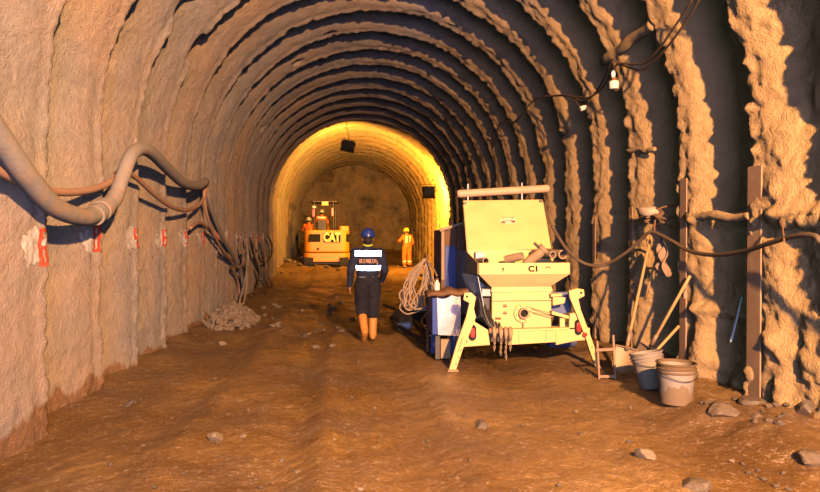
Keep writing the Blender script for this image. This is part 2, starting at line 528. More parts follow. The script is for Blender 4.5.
def spline(pts, n=8):
    """Catmull-Rom through 3-D points"""
    pts = [V(p) for p in pts]
    P = [pts[0]*2-pts[1]]+pts+[pts[-1]*2-pts[-2]]
    out = []
    for i in range(1, len(P)-2):
        a, b, c, d = P[i-1], P[i], P[i+1], P[i+2]
        for k in range(n):
            t = k/n
            out.append(0.5*((2*b)+(c-a)*t+(2*a-5*b+4*c-d)*t*t+(3*b-3*c+d-a)*t*t*t))
    out.append(pts[-1])
    return out

def text_mesh(body, size, depth, name, m, parent, loc, rot, stretch=1.0, bold=0.0):
    cu = bpy.data.curves.new(name, 'FONT'); cu.body = body; cu.size = size; cu.extrude = depth
    cu.align_x = 'CENTER'; cu.align_y = 'CENTER'; cu.offset = bold
    t = bpy.data.objects.new(name+'_tmp', cu); COL.objects.link(t)
    bpy.context.view_layer.update()
    dg = bpy.context.evaluated_depsgraph_get()
    me = bpy.data.meshes.new_from_object(t.evaluated_get(dg))
    bpy.data.objects.remove(t); bpy.data.curves.remove(cu)
    me.transform(Matrix.Diagonal((stretch, 1, 1, 1)))
    me.materials.clear(); me.materials.append(m)
    me.name = name
    o = bpy.data.objects.new(name, me); COL.objects.link(o)
    o.parent = parent; o.location = V(loc)-parent_origin(parent); o.rotation_euler = rot
    return o

def fuse(mb, name, m, parent, voxel=0.01, sm=4, noise_amp=0.0, nscale=12):
    """one continuous skin over overlapping volumes"""
    o0 = parent_origin(parent)
    me = bpy.data.meshes.new('tmp'); me.from_pydata([tuple(p-o0) for p in mb.v], [], mb.f)
    bm = bmesh.new(); bm.from_mesh(me); bmesh.ops.recalc_face_normals(bm, faces=bm.faces); bm.to_mesh(me); bm.free()
    t = bpy.data.objects.new('tmp', me); COL.objects.link(t)
    r = t.modifiers.new('r', 'REMESH'); r.mode = 'VOXEL'; r.voxel_size = voxel; r.use_smooth_shade = True
    if sm:
        s = t.modifiers.new('s', 'SMOOTH'); s.iterations = sm; s.factor = 0.5
    bpy.context.view_layer.update()
    dg = bpy.context.evaluated_depsgraph_get()
    me2 = bpy.data.meshes.new_from_object(t.evaluated_get(dg))
    bpy.data.objects.remove(t); bpy.data.meshes.remove(me)
    n = len(me2.vertices)
    if noise_amp and n:
        co = np.empty(n*3); me2.vertices.foreach_get('co', co); co = co.reshape(-1, 3)
        no = np.empty(n*3); me2.vertices.foreach_get('normal', no); no = no.reshape(-1, 3)
        k = fbm(co[:, 0]*nscale, co[:, 1]*nscale, co[:, 2]*nscale*0.7, 3, 77)
        co = co+no*(k*noise_amp)[:, None]
        me2.vertices.foreach_set('co', co.ravel())
    for p in me2.polygons: p.use_smooth = True
    me2.materials.clear(); me2.materials.append(m); me2.name = name
    o = bpy.data.objects.new(name, me2); COL.objects.link(o); o.parent = parent
    return o

# ------------------------------------------------------------------ the heading itself
def grid_mesh(name, P, m, kind='structure', label=None, flip=False):
    """P: array (a, b, 3)"""
    a, b = P.shape[:2]
    idx = np.arange(a*b).reshape(a, b)
    q = np.stack([idx[:-1, :-1], idx[1:, :-1], idx[1:, 1:], idx[:-1, 1:]], -1).reshape(-1, 4)
    if flip: q = q[:, ::-1]
    me = bpy.data.meshes.new(name)
    me.vertices.add(a*b); me.vertices.foreach_set('co', P.reshape(-1, 3).ravel())
    me.loops.add(q.size); me.loops.foreach_set('vertex_index', q.ravel().astype(np.int32))
    me.polygons.add(len(q)); me.polygons.foreach_set('loop_start', np.arange(0, q.size, 4, dtype=np.int32))
    me.polygons.foreach_set('use_smooth', np.ones(len(q), bool))
    me.update(calc_edges=True); me.validate()
    me.materials.append(m)
    o = bpy.data.objects.new(name, me); COL.objects.link(o)
    o['kind'] = kind
    if label: o['label'] = label
    return o

Ys = np.concatenate([np.arange(-5, 3.6, 0.1), np.arange(3.6, 10, 0.026), np.arange(10, 18, 0.045), np.arange(18, 37.7, 0.09)])
SW = LEG+1.0
def shell(name, s0, s1, n, m, label):
    ss = np.linspace(s0, s1, n)
    SSg, YYg = np.meshgrid(ss, Ys, indexing='ij')
    e = wall_e(SSg, YYg)
    X, Z = base_pt(SSg, e)
    # feet of the arch splay a little with the rock
    return grid_mesh(name, np.stack([X, YYg, Z], -1), m, 'structure', label, flip=True)
shell('wall_left', 0, SW, 150, M['wallL'], 'sprayed concrete wall with ribs on the hose side of the tunnel')
shell('ceiling', SW, STOT-SW, 260, M['ceil'], 'ribbed shotcrete vault over the tunnel')
shell('wall_right', STOT-SW, STOT, 170, M['wallR'], 'lumpy ochre sprayed wall behind the pump machine')

xs = np.concatenate([np.linspace(X0-3.9, X0+3.9, 230)])
fy = np.concatenate([np.arange(-5, 2.5, 0.12), np.arange(2.5, 8, 0.025), np.arange(8, 16, 0.05), np.arange(16, 38, 0.12)])
XX, YY = np.meshgrid(xs, fy, indexing='ij')
grid_mesh('floor', np.stack([XX, YY, floor_h(XX, YY)], -1), M['mud'], 'structure', 'wet brown mud floor with wheel ruts')

gx = np.linspace(X0-3.9, X0+3.9, 160); gz = np.linspace(-0.6, 6.4, 150)
GX, GZ = np.meshgrid(gx, gz, indexing='ij')
ry = 36.6 + 0.55*fbm(GX*0.55, GZ*0.55, 0, 5, 201, 0.6) + 0.30*np.abs(fbm(GX*2.0, GZ*2.0, 0, 5, 203, .6)) - 0.25*(GZ < 1.5)*(1.5-GZ)
grid_mesh('wall_back', np.stack([GX, ry, GZ], -1), M['rock'], 'structure', 'bare rock face at the end of the tunnel')

# exposed steel sets
def steel_set(i, Y, z0, z1, w, side=1, tilt=0.0, gap=()):
    mb = MB()
    x = X0+side*(RR-0.035)
    n = 24
    for k in range(n):
        za = z0+(z1-z0)*k/n; zb = z0+(z1-z0)*(k+1)/n
        if any(g0 < (za+zb)/2 < g1 for g0, g1 in gap): continue
        def pt(z):
            if z <= ZS: return V((x, Y+tilt*(z-1), z))
            a = (z-ZS)/RR
            a = min(a, 1.3)
            return V((X0+side*(RR-0.035)*math.cos(a), Y+tilt*(z-1), ZS+(RR-0.035)*math.sin(a)))
        p0, p1 = pt(za), pt(zb)
        mb.bar(p0, p1+(p1-p0).normalized()*0.002, w, 0.014, up=(side, 0, 0))
    if not mb.v: return
    mb2 = MB(); mb2.v = mb.v; mb2.f = mb.f
    o = mb2.build('trim_%d' % i, M['flange'], origin=(x, Y, 0), bevel=0.003)
    # web plate behind the flange
    wb = MB(); wb.b2((x+side*0.005, Y-0.006, z0), (x+side*0.14, Y+0.006, min(z1, ZS)))
    wb.build('web', M['flange'], o)
    tag(o, None, None, None, 'structure')
    return o
o = steel_set(1, 5.32, -0.1, 2.25, .19); o['label'] = 'broad flat steel rib flange bared on the wall by the pale bucket'
o = steel_set(2, 6.52, 0.0, 2.25, .13, gap=((0.9, 1.05),)); o['label'] = 'flat steel rib flange behind the leaning shovels'
o = steel_set(3, 7.80, 0.0, 2.0, .10); o['label'] = 'muddy steel rib flange between the floor stand and the shovels'
o = steel_set(4, 9.0, 0.1, 1.9, .10); o['label'] = 'muddy steel rib flange beyond the machine outrigger'

# ------------------------------------------------------------------ survey marks on the left wall
def wall_patch(s0, s1, Y0, Y1, fn, lift, name, m, parent, ns=40, ny=26):
    ss = np.linspace(s0, s1, ns); yy = np.linspace(Y0, Y1, ny)
    A, B = np.meshgrid(ss, yy, indexing='ij')
    e = wall_e(A, B)-lift
    X, Z = base_pt(A, e)
    keep = fn((A-(s0+s1)/2)/((s1-s0)/2), (B-(Y0+Y1)/2)/((Y1-Y0)/2), A, B)
    o0 = parent_origin(parent)
    mb = MB()
    mb.v = [V((X[i, j], B[i, j], Z[i, j])) for i in range(ns) for j in range(ny)]
    for i in range(ns-1):
        for j in range(ny-1):
            if keep[i, j] and keep[i+1, j] and keep[i, j+1] and keep[i+1, j+1]:
                mb.f.append((i*ny+j, (i+1)*ny+j, (i+1)*ny+j+1, i*ny+j+1))
    used = sorted({i for f in mb.f for i in f}); mp = {u: k for k, u in enumerate(used)}
    mb.v = [mb.v[u] for u in used]; mb.f = [tuple(mp[i] for i in f) for f in mb.f]
    if not mb.f: return None
    return mb.build(name, m, parent, smooth=True)

def digit_fn(kind):
    segs = {'4': 'lumr', '5': 'tlmrb', '6': 'tlLbRm'}
    def f(a, b, A, B):
        # a up, b along tunnel; strokes
        w = 0.27; k = np.zeros(a.shape, bool)
        wob = 0.10*fbm(A*14, B*14, 0, 2, 300+kind)
        aa = a+wob; bb = b+wob
        lft = np.abs(bb+0.6) < w*1.5; rgt = np.abs(bb-0.6) < w*1.5
        top = np.abs(aa-0.85) < w*.5; mid = np.abs(aa) < w*.55; bot = np.abs(aa+0.85) < w*.5
        if kind % 4 == 0: k = (lft & (aa > -.1)) | mid | (rgt)
        elif kind % 4 == 1: k = top | (lft & (aa > 0)) | mid | (rgt & (aa < 0)) | bot
        elif kind % 4 == 2: k = top | lft | bot | mid | (rgt & (aa < 0))
        elif kind % 4 == 3: k = top | rgt | bot | lft
        return k & (np.abs(a) < .97) & (np.abs(b) < .97)
    return f

def splash(a, b, A, B):
    return (a*a*0.9+b*b*0.9+0.95*fbm(A*17, B*17, 0, 3, 400, .7)) < 0.62

marks = [(5.62, .34, 'nearest the camera, below the thick sagging hose'), (6.82, .30, 'right below the hose coupling'), (8.02, .26, 'third along, with a small drip'),
         (9.22, .24, 'fourth along, under the looped red hose'), (10.42, .22, 'fifth along, beside the hanging hoses'), (11.62, .22, 'sixth along, behind the thin hose loop')]
for i in range(9): marks.append((12.85+1.2*i, .30, None))
for i, (Y, h, lab) in enumerate(marks):
    zc = 1.60 if i else 1.52
    x = X0-RR
    if lab: l = 'white patch with red digits on the wall, '+lab
    else: l = 'small white and red paint mark in the far row on the left wall'
    t = thing('survey_mark', l, 'painted mark', (x, Y-.1, zc-h/2), 'painted marks along the left wall')
    s = zc-ZB
    w = .20
    wall_patch(s-h*.66, s+h*.66, Y-w-.10, Y+.08, splash, .004, 'white_patch', M['paintw'], t, 64, 44)
    wall_patch(s-h*.5, s+h*.5, Y-.06, Y+.06, digit_fn((2, 3, 0, 2, 1, 3)[i % 6]), .008, 'red_digits', M['paintr'], t, 46, 26)

# ------------------------------------------------------------------ hoses on the left wall
def hose(name, pts, r, m, label, cat='hose', group=None, off=0.1, n=12, hx=False):
    P = []
    for p in pts:
        if isinstance(p, Vector): P.append(p)
        elif len(p) == 2: P.append(hit(p[0], p[1], off))
        else: P.append(hit(p[0], p[1], p[2]))
    sp = spline(P, 8)
    mb = MB().tube(sp, r, n)
    o = mb.build(name, m, smooth=True, origin=P[0])
    return tag(o, label, cat, group)

def run_on(px, py, off):
    p = hit(px, py, off); return [V((p.x, y, p.z+.06*math.sin(y*1.3))) for y in np.arange(-4.6, p.y-.5, 1.1)]
H1 = thing('thick_hose', 'thick grey dusty hose sagging along the left wall up to its coupling', 'hose', hit(85, 222, 0.19))
sp = spline(run_on(-110, -10, .25)+[hit(-110, -10, 0.25), hit(-50, 65, 0.24), hit(0, 138, 0.22), hit(28, 178, 0.21), hit(55, 207, 0.20), hit(82, 217, 0.20), hit(97, 214, 0.20)], 10)
MB().tube(sp, [.098-.015*min(1, i/110) for i in range(len(sp))], 18).build('hose_body', M['hose'], H1, smooth=True)
H2 = thing('thick_hose', 'thick dusty hose arching upward from the coupling and down to the bracket', 'hose', hit(104, 210, 0.19))
arch = [hit(104, 210, 0.20), hit(115, 197, 0.21), hit(123, 176, 0.23), hit(131, 156, 0.25), hit(141, 149, 0.26), (hit(153, 154, 0.26)), hit(170, 171, 0.23), hit(184, 183, 0.21), hit(197, 186, 0.20), hit(205, 182, 0.19)]
sp = spline(arch, 10)
MB().tube(sp, [.083]*12+[.075]*(len(sp)-12), 18).build('hose_body', M['hose'], H2, smooth=True)
c0 = hit(94, 216, .20); c1 = hit(108, 205, .20)
CP = thing('hose_coupling', 'ringed coupling joining the two thick hoses on the left wall', 'coupling', c0)
MB().cyl(c0, c0+(c1-c0)*.35, .100, n=24).build('ring', M['hose'], CP, bevel=.008)
MB().cyl(c0+(c1-c0)*.42, c0+(c1-c0)*.75, .106, n=24).build('ring', M['hose'], CP, bevel=.008)
MB().cyl(c0+(c1-c0)*.3, c0+(c1-c0)*.5, .09, n=24).build('gasket', M['dark'], CP)

hose('thin_hose', run_on(-60, 140, .11)+[(-60, 140), (0, 172), (25, 184), (55, 192), (85, 191), (105, 185), (118, 176), (124, 168)], .036, M['pinkhose'], 'thin reddish hose passing behind the thick grey hose', off=.11)
hose('thin_hose', [(128, 172), (140, 181), (155, 195), (172, 207), (188, 210), (200, 204), (206, 192), (206, 184)], .030, M['pinkhose'], 'thin reddish hose looping below the arching thick hose', off=.15)
hose('drop_hose', [(206, 182), (209, 200), (216, 222), (226, 244), (236, 262), (242, 278), (244, 296), (246, 312)], .042, M['hose'], 'grey hose dropping from the bracket down to the rubble', off=.10)
hose('drop_hose', [(204, 186), (205, 205), (211, 228), (220, 246), (230, 260), (238, 268), (243, 262), (244, 250)], .026, M['pinkhose'], 'reddish hose hanging in a hook beside the grey drop hose', off=.16)
hose('drop_hose', [(190, 228), (200, 223), (212, 233), (222, 250), (232, 268), (238, 283), (240, 300)], .030, M['pinkhose'], 'reddish hose curving out of the wall niche to the floor', off=.08)
for i, (pts, m) in enumerate([
    ([(246, 238), (248, 258), (245, 280), (240, 300), (238, 318)], 'hose'),
    ([(250, 238), (254, 256), (259, 275), (256, 288), (250, 296)], 'dark'),
    ([(256, 238), (258, 262), (266, 283), (272, 290)], 'rope'),
    ([(262, 237), (265, 255), (268, 275), (276, 291)], 'pinkhose'),
    ([(268, 236), (272, 246), (270, 258), (262, 262), (256, 250)], 'dark'),
    ([(240, 236), (243, 252), (247, 270), (246, 290), (243, 305)], 'rope')]):
    hose('hanging_hose', pts, .028, M[m], 'thin hose in the tangle hanging beyond the left drop hoses', group='tangle of hoses hanging on the far left wall', off=.18)

# wall brackets that carry the hoses
def bracket(px, py, off, label):
    p = hit(px, py, off)
    mb = MB().bar(p, p+V((-off-.25, 0, -.02)), .03, .03)
    mb.tube([p+V((0, .05*math.cos(a), .05*math.sin(a)-.04)) for a in np.linspace(-.3, 3.4, 12)], .01, 6)
    return tag(mb.build('hose_bracket', M['rust'], origin=p), label, 'bracket')
bracket(206, 186, .10, 'rusty hook holding the end of the arching hose')
bracket(128, 172, .07, 'rusty hook under the rising thick hose')

# ------------------------------------------------------------------ right wall: cables, lamps, tie bars
cabA = run_on(712, -22, .14)+[(712, -22), (697, 4), (683, 26), (668, 46), (652, 63), (640, 70), (625, 66), (613, 60)]
cabB = run_on(704, -22, .16)+[(704, -22), (690, 4), (675, 26), (661, 46), (646, 62), (632, 64), (618, 64), (611, 74), (602, 88), (590, 97), (577, 97), (562, 95), (546, 97)]
cabC = [(613, 60), (606, 74), (596, 92), (584, 101), (570, 96), (556, 96), (541, 97), (530, 104), (521, 116), (513, 122), (503, 122), (497, 130), (492, 150)]
hose('cable', cabA, .012, M['cable'], 'outer brown cable coming down to the white lamp holder', 'cable', off=.14, n=8)
hose('cable', cabB, .012, M['cable'], 'brown cable sagging past the lamp toward the small socket', 'cable', off=.16, n=8)
hose('cable', cabC, .012, M['cable'], 'brown cable running on from the lamp into the dark ribs', 'cable', off=.10, n=8)

p = hit(614, 82, .2)
L1 = thing('hanging_lamp', 'white work lamp hanging from the cable on a right rib', 'lamp', p)
MB().lathe(p+V((0, 0, -.09)), [(0, 0), (.05, 0), (.058, .02), (.062, .085), (.055, .10), (0, .10)], 20).build('lamp_housing', M['whiteplastic'], L1, smooth=False, bevel=.004)
MB().lathe(p+V((0, 0, .01)), [(0, 0), (.035, 0), (.036, .03), (.02, .06), (0, .065)], 18).build('socket', M['inkbrown'], L1)
MB().ell(p+V((-.015, -.01, .095)), (.028, .028, .05)).build('bulb', M['bulb'], L1, smooth=True)
MB().tube(spline([p+V((.0, 0, .07)), p+V((.06, 0, .02)), p+V((.075, 0, -.06)), p+V((.03, 0, -.11)), p+V((0, 0, -.08))]), .006, 6).build('wire', M['cable'], L1)
p = hit(583, 108, .2)
L2 = thing('lamp_socket', 'small pale lamp socket dangling from the sagging cable', 'lamp')
L2.location = p
ax = V((.75, 0, .25)).normalized()
MB().cyl(p-ax*.045, p+ax*.045, .038, .033, 18).build('lamp_housing', M['whiteplastic'], L2, bevel=.006)
MB().cyl(p+ax*.046, p+ax*.06, .02, .02, 14).build('bulb', M['inkbrown'], L2)
MB().tube(spline([p-ax*.04, hit(578, 104, .18), hit(571, 96, .15)]), .006, 6).build('wire', M['cable'], L2)

hose('supply_hose', run_on(835, 247, .2)+[(835, 247, .2), (815, 236, .22), (795, 236, .22), (770, 243, .20), (745, 251, .16), (715, 255, .12), (690, 251, .12), (672, 241, .15), (656, 233, .2), (648, 233, .24),
                     (638, 242, .3), (624, 254, .4), (604, 265, .55), (586, 264, .8), (570, 253, 1.0), (559, 238, 1.15), (552, 226, 1.25)], .021, M['cable'], 'dark brown hose slung along the right wall to the machine', off=.1, n=10)

def tie_bar(pa, pb, offa, offb, r, label, grp=None):
    a = hit(pa[0], pa[1], offa); b = hit(pb[0], pb[1], offb)
    k = 26; P = []; R = []
    for i in range(k+1):
        t = i/k; q = a.lerp(b, t)
        P.append(q+V((0, 0, .012*math.sin(t*11+pa[0])))); R.append(r*(1+.45*float(fbm(np.array([t*9+pa[0]]), np.array([0.3]), 0, 3, 9)[0])))
    o = MB().tube(P, R, 10).build('spacer_bar', M['tube'] if r < .03 else M['wallR'], smooth=True)
    return tag(o, label, 'spacer bar', grp)
tie_bar((688, 216), (752, 217), .02, .02, .045, 'shotcrete-crusted bar spanning the two bare steel ribs')
tie_bar((784, 222), (835, 218), .02, .0, .065, 'thick crusted bar at the right border above the slung hose')
tie_bar((655, 150), (628, 150), .0, .0, .03, 'crusted bar between ribs above the white helmet-like bundle')
tie_bar((604, 62), (655, 22), -.02, -.02, .07, 'crusted stub bar just above the white hanging lamp')

# bits hung on the wall above the shovels
p = hit(648, 211, .15)
o = MB().ell(p, (.13, .20, .065), Matrix.Rotation(.15, 3, 'X'), 24, 14)
for q in o.v: q += V((.02, 0, .03))*float(vnoise(np.array([q.x*14]), np.array([q.z*14]), 0, 5)[0])
tag(o.build('cloth_bundle', M['bag'], smooth=True), 'pale pinkish bundle wedged on the wall above the shovels', 'bundle')
def rag(name, px, py, w, h, off, m, label, seed):
    c = hit(px, py, off)
    nx, nz = 22, 26
    P = np.zeros((nx, nz, 3))
    for i in range(nx):
        for j in range(nz):
            u = i/(nx-1)-.5; v = j/(nz-1)
            ww = w*(0.7+0.4*v+.12*math.sin(5*v+seed))
            P[i, j] = (c.x-.05+.05*math.sin(u*16+seed)*v+.03*math.sin(v*9+u*4), c.y+u*ww*1.0, c.z-v*h*(1+.16*math.sin(u*13+seed)))
    mb = MB()
    a, b = nx, nz
    vs = [V(P[i, j]) for i in range(a) for j in range(b)]
    fs = [(i*b+j, (i+1)*b+j, (i+1)*b+j+1, i*b+j+1) for i in range(a-1) for j in range(b-1)]
    mb.add(vs, fs)
    o = mb.build(name, m, smooth=True)
    md = o.modifiers.new('solid', 'SOLIDIFY'); md.thickness = .012
    return tag(o, label, 'cloth')
rag('hanging_rag', 666, 236, .17, .40, .10, M['ragtan'], 'muddy tattered cloth hanging beside the shovel handles', 1.3)
rag('hanging_rag', 660, 208, .26, .16, .07, M['brownrag'], 'dark brown rag under the pale bundle', 4.1)
# hook rod
a = hit(655, 230, .18); b = hit(661, 208, .05)
tag(MB().tube(spline([a, a+V((0, .02, -.03)), (a+b)/2+V((-.03, 0, 0)), b, b+V((.2, 0, .03))]), .011, 8).build('wall_hook', M['rust'], smooth=True), 'bent rusty hook holding the slung hose above the shovels', 'hook')
a = hit(784, 239, .24); b = hit(781, 214, .05)
tag(MB().tube([a+V((0, 0, -.03)), a, b, b+V((.1, 0, .0))], .007, 6).build('tie_wire', M['rust']), 'thin wire tying the slung hose at the right border', 'wire')

# grey rod in the pocket
a = hit(742, 297, -.12); b = hit(731, 342, -.02)
tag(MB().cyl(a, b, .011, n=10).build('steel_rod', M['steelgrey']), 'thin grey rod leaning in the wall pocket between steel ribs', 'rod')

# ------------------------------------------------------------------ tools
def ground_hit(px, py, dz=0.0):
    d = ray(px, py); t = (0.02-CAM.z)/d.z
    for _ in range(6):
        p = CAM+d*t; t = (fz(p.x, p.y)+dz-CAM.z)/d.z
    return CAM+d*t

def shovel(top, foot, label, lean_x=0.0):
    top = V(top); foot = V(foot)
    t = thing('shovel', label, 'shovel', foot)
    d = (top-foot).normalized()
    n = V((-.5, -.8, .2)); n = (n-d*n.dot(d)).normalized(); s = d.cross(n)
    MB().tube([foot+d*.33, foot+d*.42+n*.0, top], [.019, .017, .016], 10).build('handle', M['wood'], t, smooth=True)
    # dished pointed blade
    nx, ny = 15, 15; vs = []; fs = []
    for j in range(ny):
        v = j/(ny-1)
        w = .125*(1-max(0, (0.45-v)/.45)**2.2)**.5 if v < .45 else .125
        for i in range(nx):
            u = (i/(nx-1)-.5)*2
            vs.append(foot+d*(v*.31)+s*(u*w)+n*(.03*(u*u)-.035*math.sin(v*PI*.55)))
    fs = [(j*nx+i, j*nx+i+1, (j+1)*nx+i+1, (j+1)*nx+i) for j in range(ny-1) for i in range(nx-1)]
    b = MB().add(vs, fs).build('blade', M['blade'], t, smooth=True)
    md = b.modifiers.new('s', 'SOLIDIFY'); md.thickness = .004
    MB().tube([foot+d*.28-n*.02, foot+d*.40, foot+d*.52], [.022, .024, .021], 12).build('ferrule', M['blade'], t, smooth=True)
    MB().tube([foot+d*.31-s*.125, foot+d*.315, foot+d*.31+s*.125], .009, 6).build('tread', M['blade'], t)
    return t
ft = ground_hit(621, 374, .01)
shovel(hit(651, 236, .12), ft, 'round-point shovel leaning on the right wall behind the floor stand')
def pole(top, foot, r, label, m='wood', cat='pole', name='wooden_pole'):
    t = MB().tube([V(foot), (V(foot)+V(top))/2+V((0, 0, .01)), V(top)], r, 10).build(name, M[m], smooth=True, origin=foot)
    return tag(t, label, cat)
ft = ground_hit(640, 367, .02)
shovel(hit(690, 276, .06), ft+V((.05, .1, 0)), 'shovel with long handle slanting to the steel rib behind the buckets')
pole(hit(646, 232, .16), ground_hit(664, 338, .0), .016, 'upright wooden pole beside the leaning shovel')
pole(hit(655, 262, .1), hit(645, 300, .14), .014, 'short wooden stick hanging between the poles', name='wooden_stick', cat='stick')
pole(hit(679, 326, .1), ground_hit(634, 377, .02), .016, 'low wooden pole slanting down behind the tilted bucket')
pole(hit(664, 250, .12), ground_hit(667, 332, 0), .014, 'thin straight pole beside the hanging cloth')

# ------------------------------------------------------------------ buckets
def bucket(c, r0, r1, h, label, axis=None, handle=True, group='buckets by the right wall', rimmat='bucketrim'):
    c = V(c); ax = V(axis).normalized() if axis is not None else V((0, 0, 1))
    t = thing('bucket', label, 'bucket', c, group)
    prof = [(0, 0), (r0*.96, 0), (r0, .01), (r0+(r1-r0)*.74, h*.74), (r1, h), (r1-.006, h), (r0+(r1-r0)*.74-.008, h*.74), (r0-.006, .02), (0, .02)]
    MB().lathe(c, prof, 40, ax).build('bucket_body', M['bucket'], t, auto=True)
    q = lambda f: r0+(r1-r0)*f
    rim = MB()
    rim.lathe(c, [(q(.76)+.001, h*.76), (q(.76)+.012, h*.765), (q(.8)+.012, h*.80), (q(.8)+.002, h*.81)], 40, ax)
    rim.lathe(c, [(q(.86)+.001, h*.85), (q(.86)+.014, h*.855), (q(.9)+.014, h*.885), (q(.9)+.002, h*.89)], 40, ax)
    rim.lathe(c, [(q(.9)+.002, h*.89), (q(.95)+.004, h*.95), (r1+.012, h*.965), (r1+.014, h*1.0), (r1-.008, h*1.0), (r1-.010, h*.8)], 40, ax)
    rim.build('rim', M[rimmat], t, auto=True)
    MB().lathe(c, [(0, h*.55), (q(.55)-.009, h*.56)], 40, ax).build('mud_fill', M['bucketrim'], t)
    if rimmat == 'bucketrim':
        # dried mud plastered round the lower half
        n = 60; mc = MB(); rows = 8
        for i in range(rows):
            for k in range(n):
                a_ = 2*PI*k/n; hh = h*.42*(1+.22*math.sin(a_*3+1)+.14*math.sin(a_*7)+.08*math.sin(a_*17)); z = hh*i/(rows-1)
                rr_ = r0+(r1-r0)*z/h + .004*(1-(i/(rows-1))**4) - .001
                mc.v.append(c+V((rr_*math.cos(a_), rr_*math.sin(a_), z+.002)))
        for i in range(rows-1):
            for k in range(n): mc.f.append((i*n+k, i*n+(k+1) % n, (i+1)*n+(k+1) % n, (i+1)*n+k))
        mc.build('mud_coat', M['bladed'], t, smooth=True)
    if handle:
        R = V((0, 0, 1)).rotation_difference(ax)
        pts = [c+R@V(((r1+.012)*math.cos(a), -(r1+.016)*abs(math.sin(a))-.0, h*.86-.09*math.sin(a))) for a in np.linspace(0, PI, 20)]
        MB().tube(pts, .0035, 6).build('handle', M['dark'], t, smooth=True)
    return t
g = ground_hit(676, 404)
bucket((g.x, g.y, fz(g.x, g.y)-.01), .135, .165, .37, 'pale round bucket with muddy brown rim standing upright in front of the tilted one')
g = ground_hit(663, 391)
bucket((g.x+.01, g.y+.22, fz(g.x, g.y+.22)+.0), .125, .155, .36, 'whitish bucket tilted behind the upright muddy-rimmed bucket', (-.15, .16, 1), rimmat='bucket')

# ------------------------------------------------------------------ small floor stand (open steel frame)
a = ground_hit(599, 379); b = ground_hit(615, 379)
t = thing('floor_stand', 'small open rusty steel frame standing beside the right outrigger', 'stand', a)
la = atY(597, 341, a.y); lb = atY(613, 335, b.y)
mb = MB()
MB().bar(a, la, .022, .022).build('post', M['flange'], t)
MB().bar(b, lb, .022, .022).build('post', M['flange'], t)
MB().bar(atY(596, 350, a.y), atY(614, 349, b.y), .03, .03).build('crossbar', M['flange'], t)
MB().bar(a+V((0, 0, .03)), b+V((0, 0, .03)), .02, .03).build('crossbar', M['flange'], t)
MB().bar(a+V((0, 0, .02)), a+V((.02, .45, .02)), .02, .02).build('foot', M['flange'], t)
MB().bar(b+V((0, 0, .02)), b+V((.02, .45, .02)), .02, .02).build('foot', M['flange'], t)

# ------------------------------------------------------------------ shotcrete pump machine
YR = 7.42
w = lambda px, py, Y: atY(px, py, Y)
gl = w(452, 369, YR); gr = w(602, 373, YR)
MC = thing('shotcrete_pump', 'cream yellow shotcrete pump trailer with raised hopper cover on splayed outriggers', 'machine', ((gl.x+gr.x)/2, YR+.5, 0))
def P3(px, py, Y): return w(px, py, Y)
# hopper rim: front face and deep back
Yh = 7.42
def quadprism(pts, dvec): return MB().prism(pts, dvec)
xl = P3(479, 263, Yh).x; xrr = P3(570, 263, Yh).x
zt = P3(479, 263, Yh).z; zb = P3(479, 274.5, Yh).z
Yk = 8.05
hop = MB()
th = .012
# rim as an open box ring (front, back, sides)
hop.b2((xl, Yh, zb), (xrr, Yh+th, zt)); hop.b2((xl, Yk-th, zb), (xrr, Yk, zt+.03))
hop.b2((xl, Yh, zb), (xl+th, Yk, zt)); hop.b2((xrr-th, Yh, zb), (xrr, Yk, zt))
hop.build('hopper_rim', M['cream'], MC, bevel=.004)
# funnel
z2 = P3(500, 287.5, Yh).z
fx0 = P3(492, 287, Yh+.06).x; fx1 = P3(551, 287, Yh+.06).x
f = MB()
A = [V((xl, Yh, zb)), V((xrr, Yh, zb)), V((xrr, Yk, zb)), V((xl, Yk, zb))]
Bq = [V((fx0, Yh+.10, z2)), V((fx1, Yh+.10, z2)), V((fx1, Yk-.08, z2)), V((fx0, Yk-.08, z2))]
f.add(A+Bq, [(0, 1, 5, 4), (1, 2, 6, 5), (2, 3, 7, 6), (3, 0, 4, 7)])
fo = f.build('hopper_funnel', M['cream_in'], MC); md = fo.modifiers.new('s', 'SOLIDIFY'); md.thickness = .008; md.offset = 1
MB().b2((xl+th, Yh+th, zb+.01), (xrr-th, Yk-th, zb+.03)).build('hopper_grid', M['dark'], MC)
# wall between rim and cover
MB().b2((P3(468, 252, Yk).x, Yk, zt-.02), (P3(552, 250, Yk).x, Yk+.015, P3(510, 250, Yk).z)).build('hopper_back', M['cream'], MC)
# triangular cheek on the left
MB().prism([V((xl-.005, Yh+.02, zt)), V((xl-.02, Yk, P3(468, 252, Yk).z)), V((xl-.02, Yk, zb-.02)), V((xl-.005, Yh+.02, zb))], (-.006, 0, 0)).build('hopper_cheek', M['cream_in'], MC)
# raised cover
Yc0, Yc1 = 8.05, 8.5
c = [P3(467.5, 251, Yc0), P3(551, 248.5, Yc0), P3(542.5, 199.5, Yc1), P3(463.5, 200.5, Yc1)]
nrm = (c[1]-c[0]).cross(c[3]-c[0]).normalized()
if nrm.y < 0: nrm = -nrm
cov = MB().prism(c, nrm*.02).build('hopper_cover', M['cream'], MC, bevel=.004)
lip = MB()
for ca, cb in ((c[0], c[3]), (c[1], c[2])):
    lip = MB().bar(ca, cb, .012, .045, up=nrm)
    for q in lip.v: q += nrm*.03
    lip.build('cover_rib', M['cream_in'], cov)
cu = (c[3]-c[0]).normalized(); cr = (c[1]-c[0]).normalized(); cn = -nrm
Rcov = Matrix((cr, cn.cross(cr).normalized(), cn)).transposed().to_3x3()
cc = w(508, 221, 8.31)
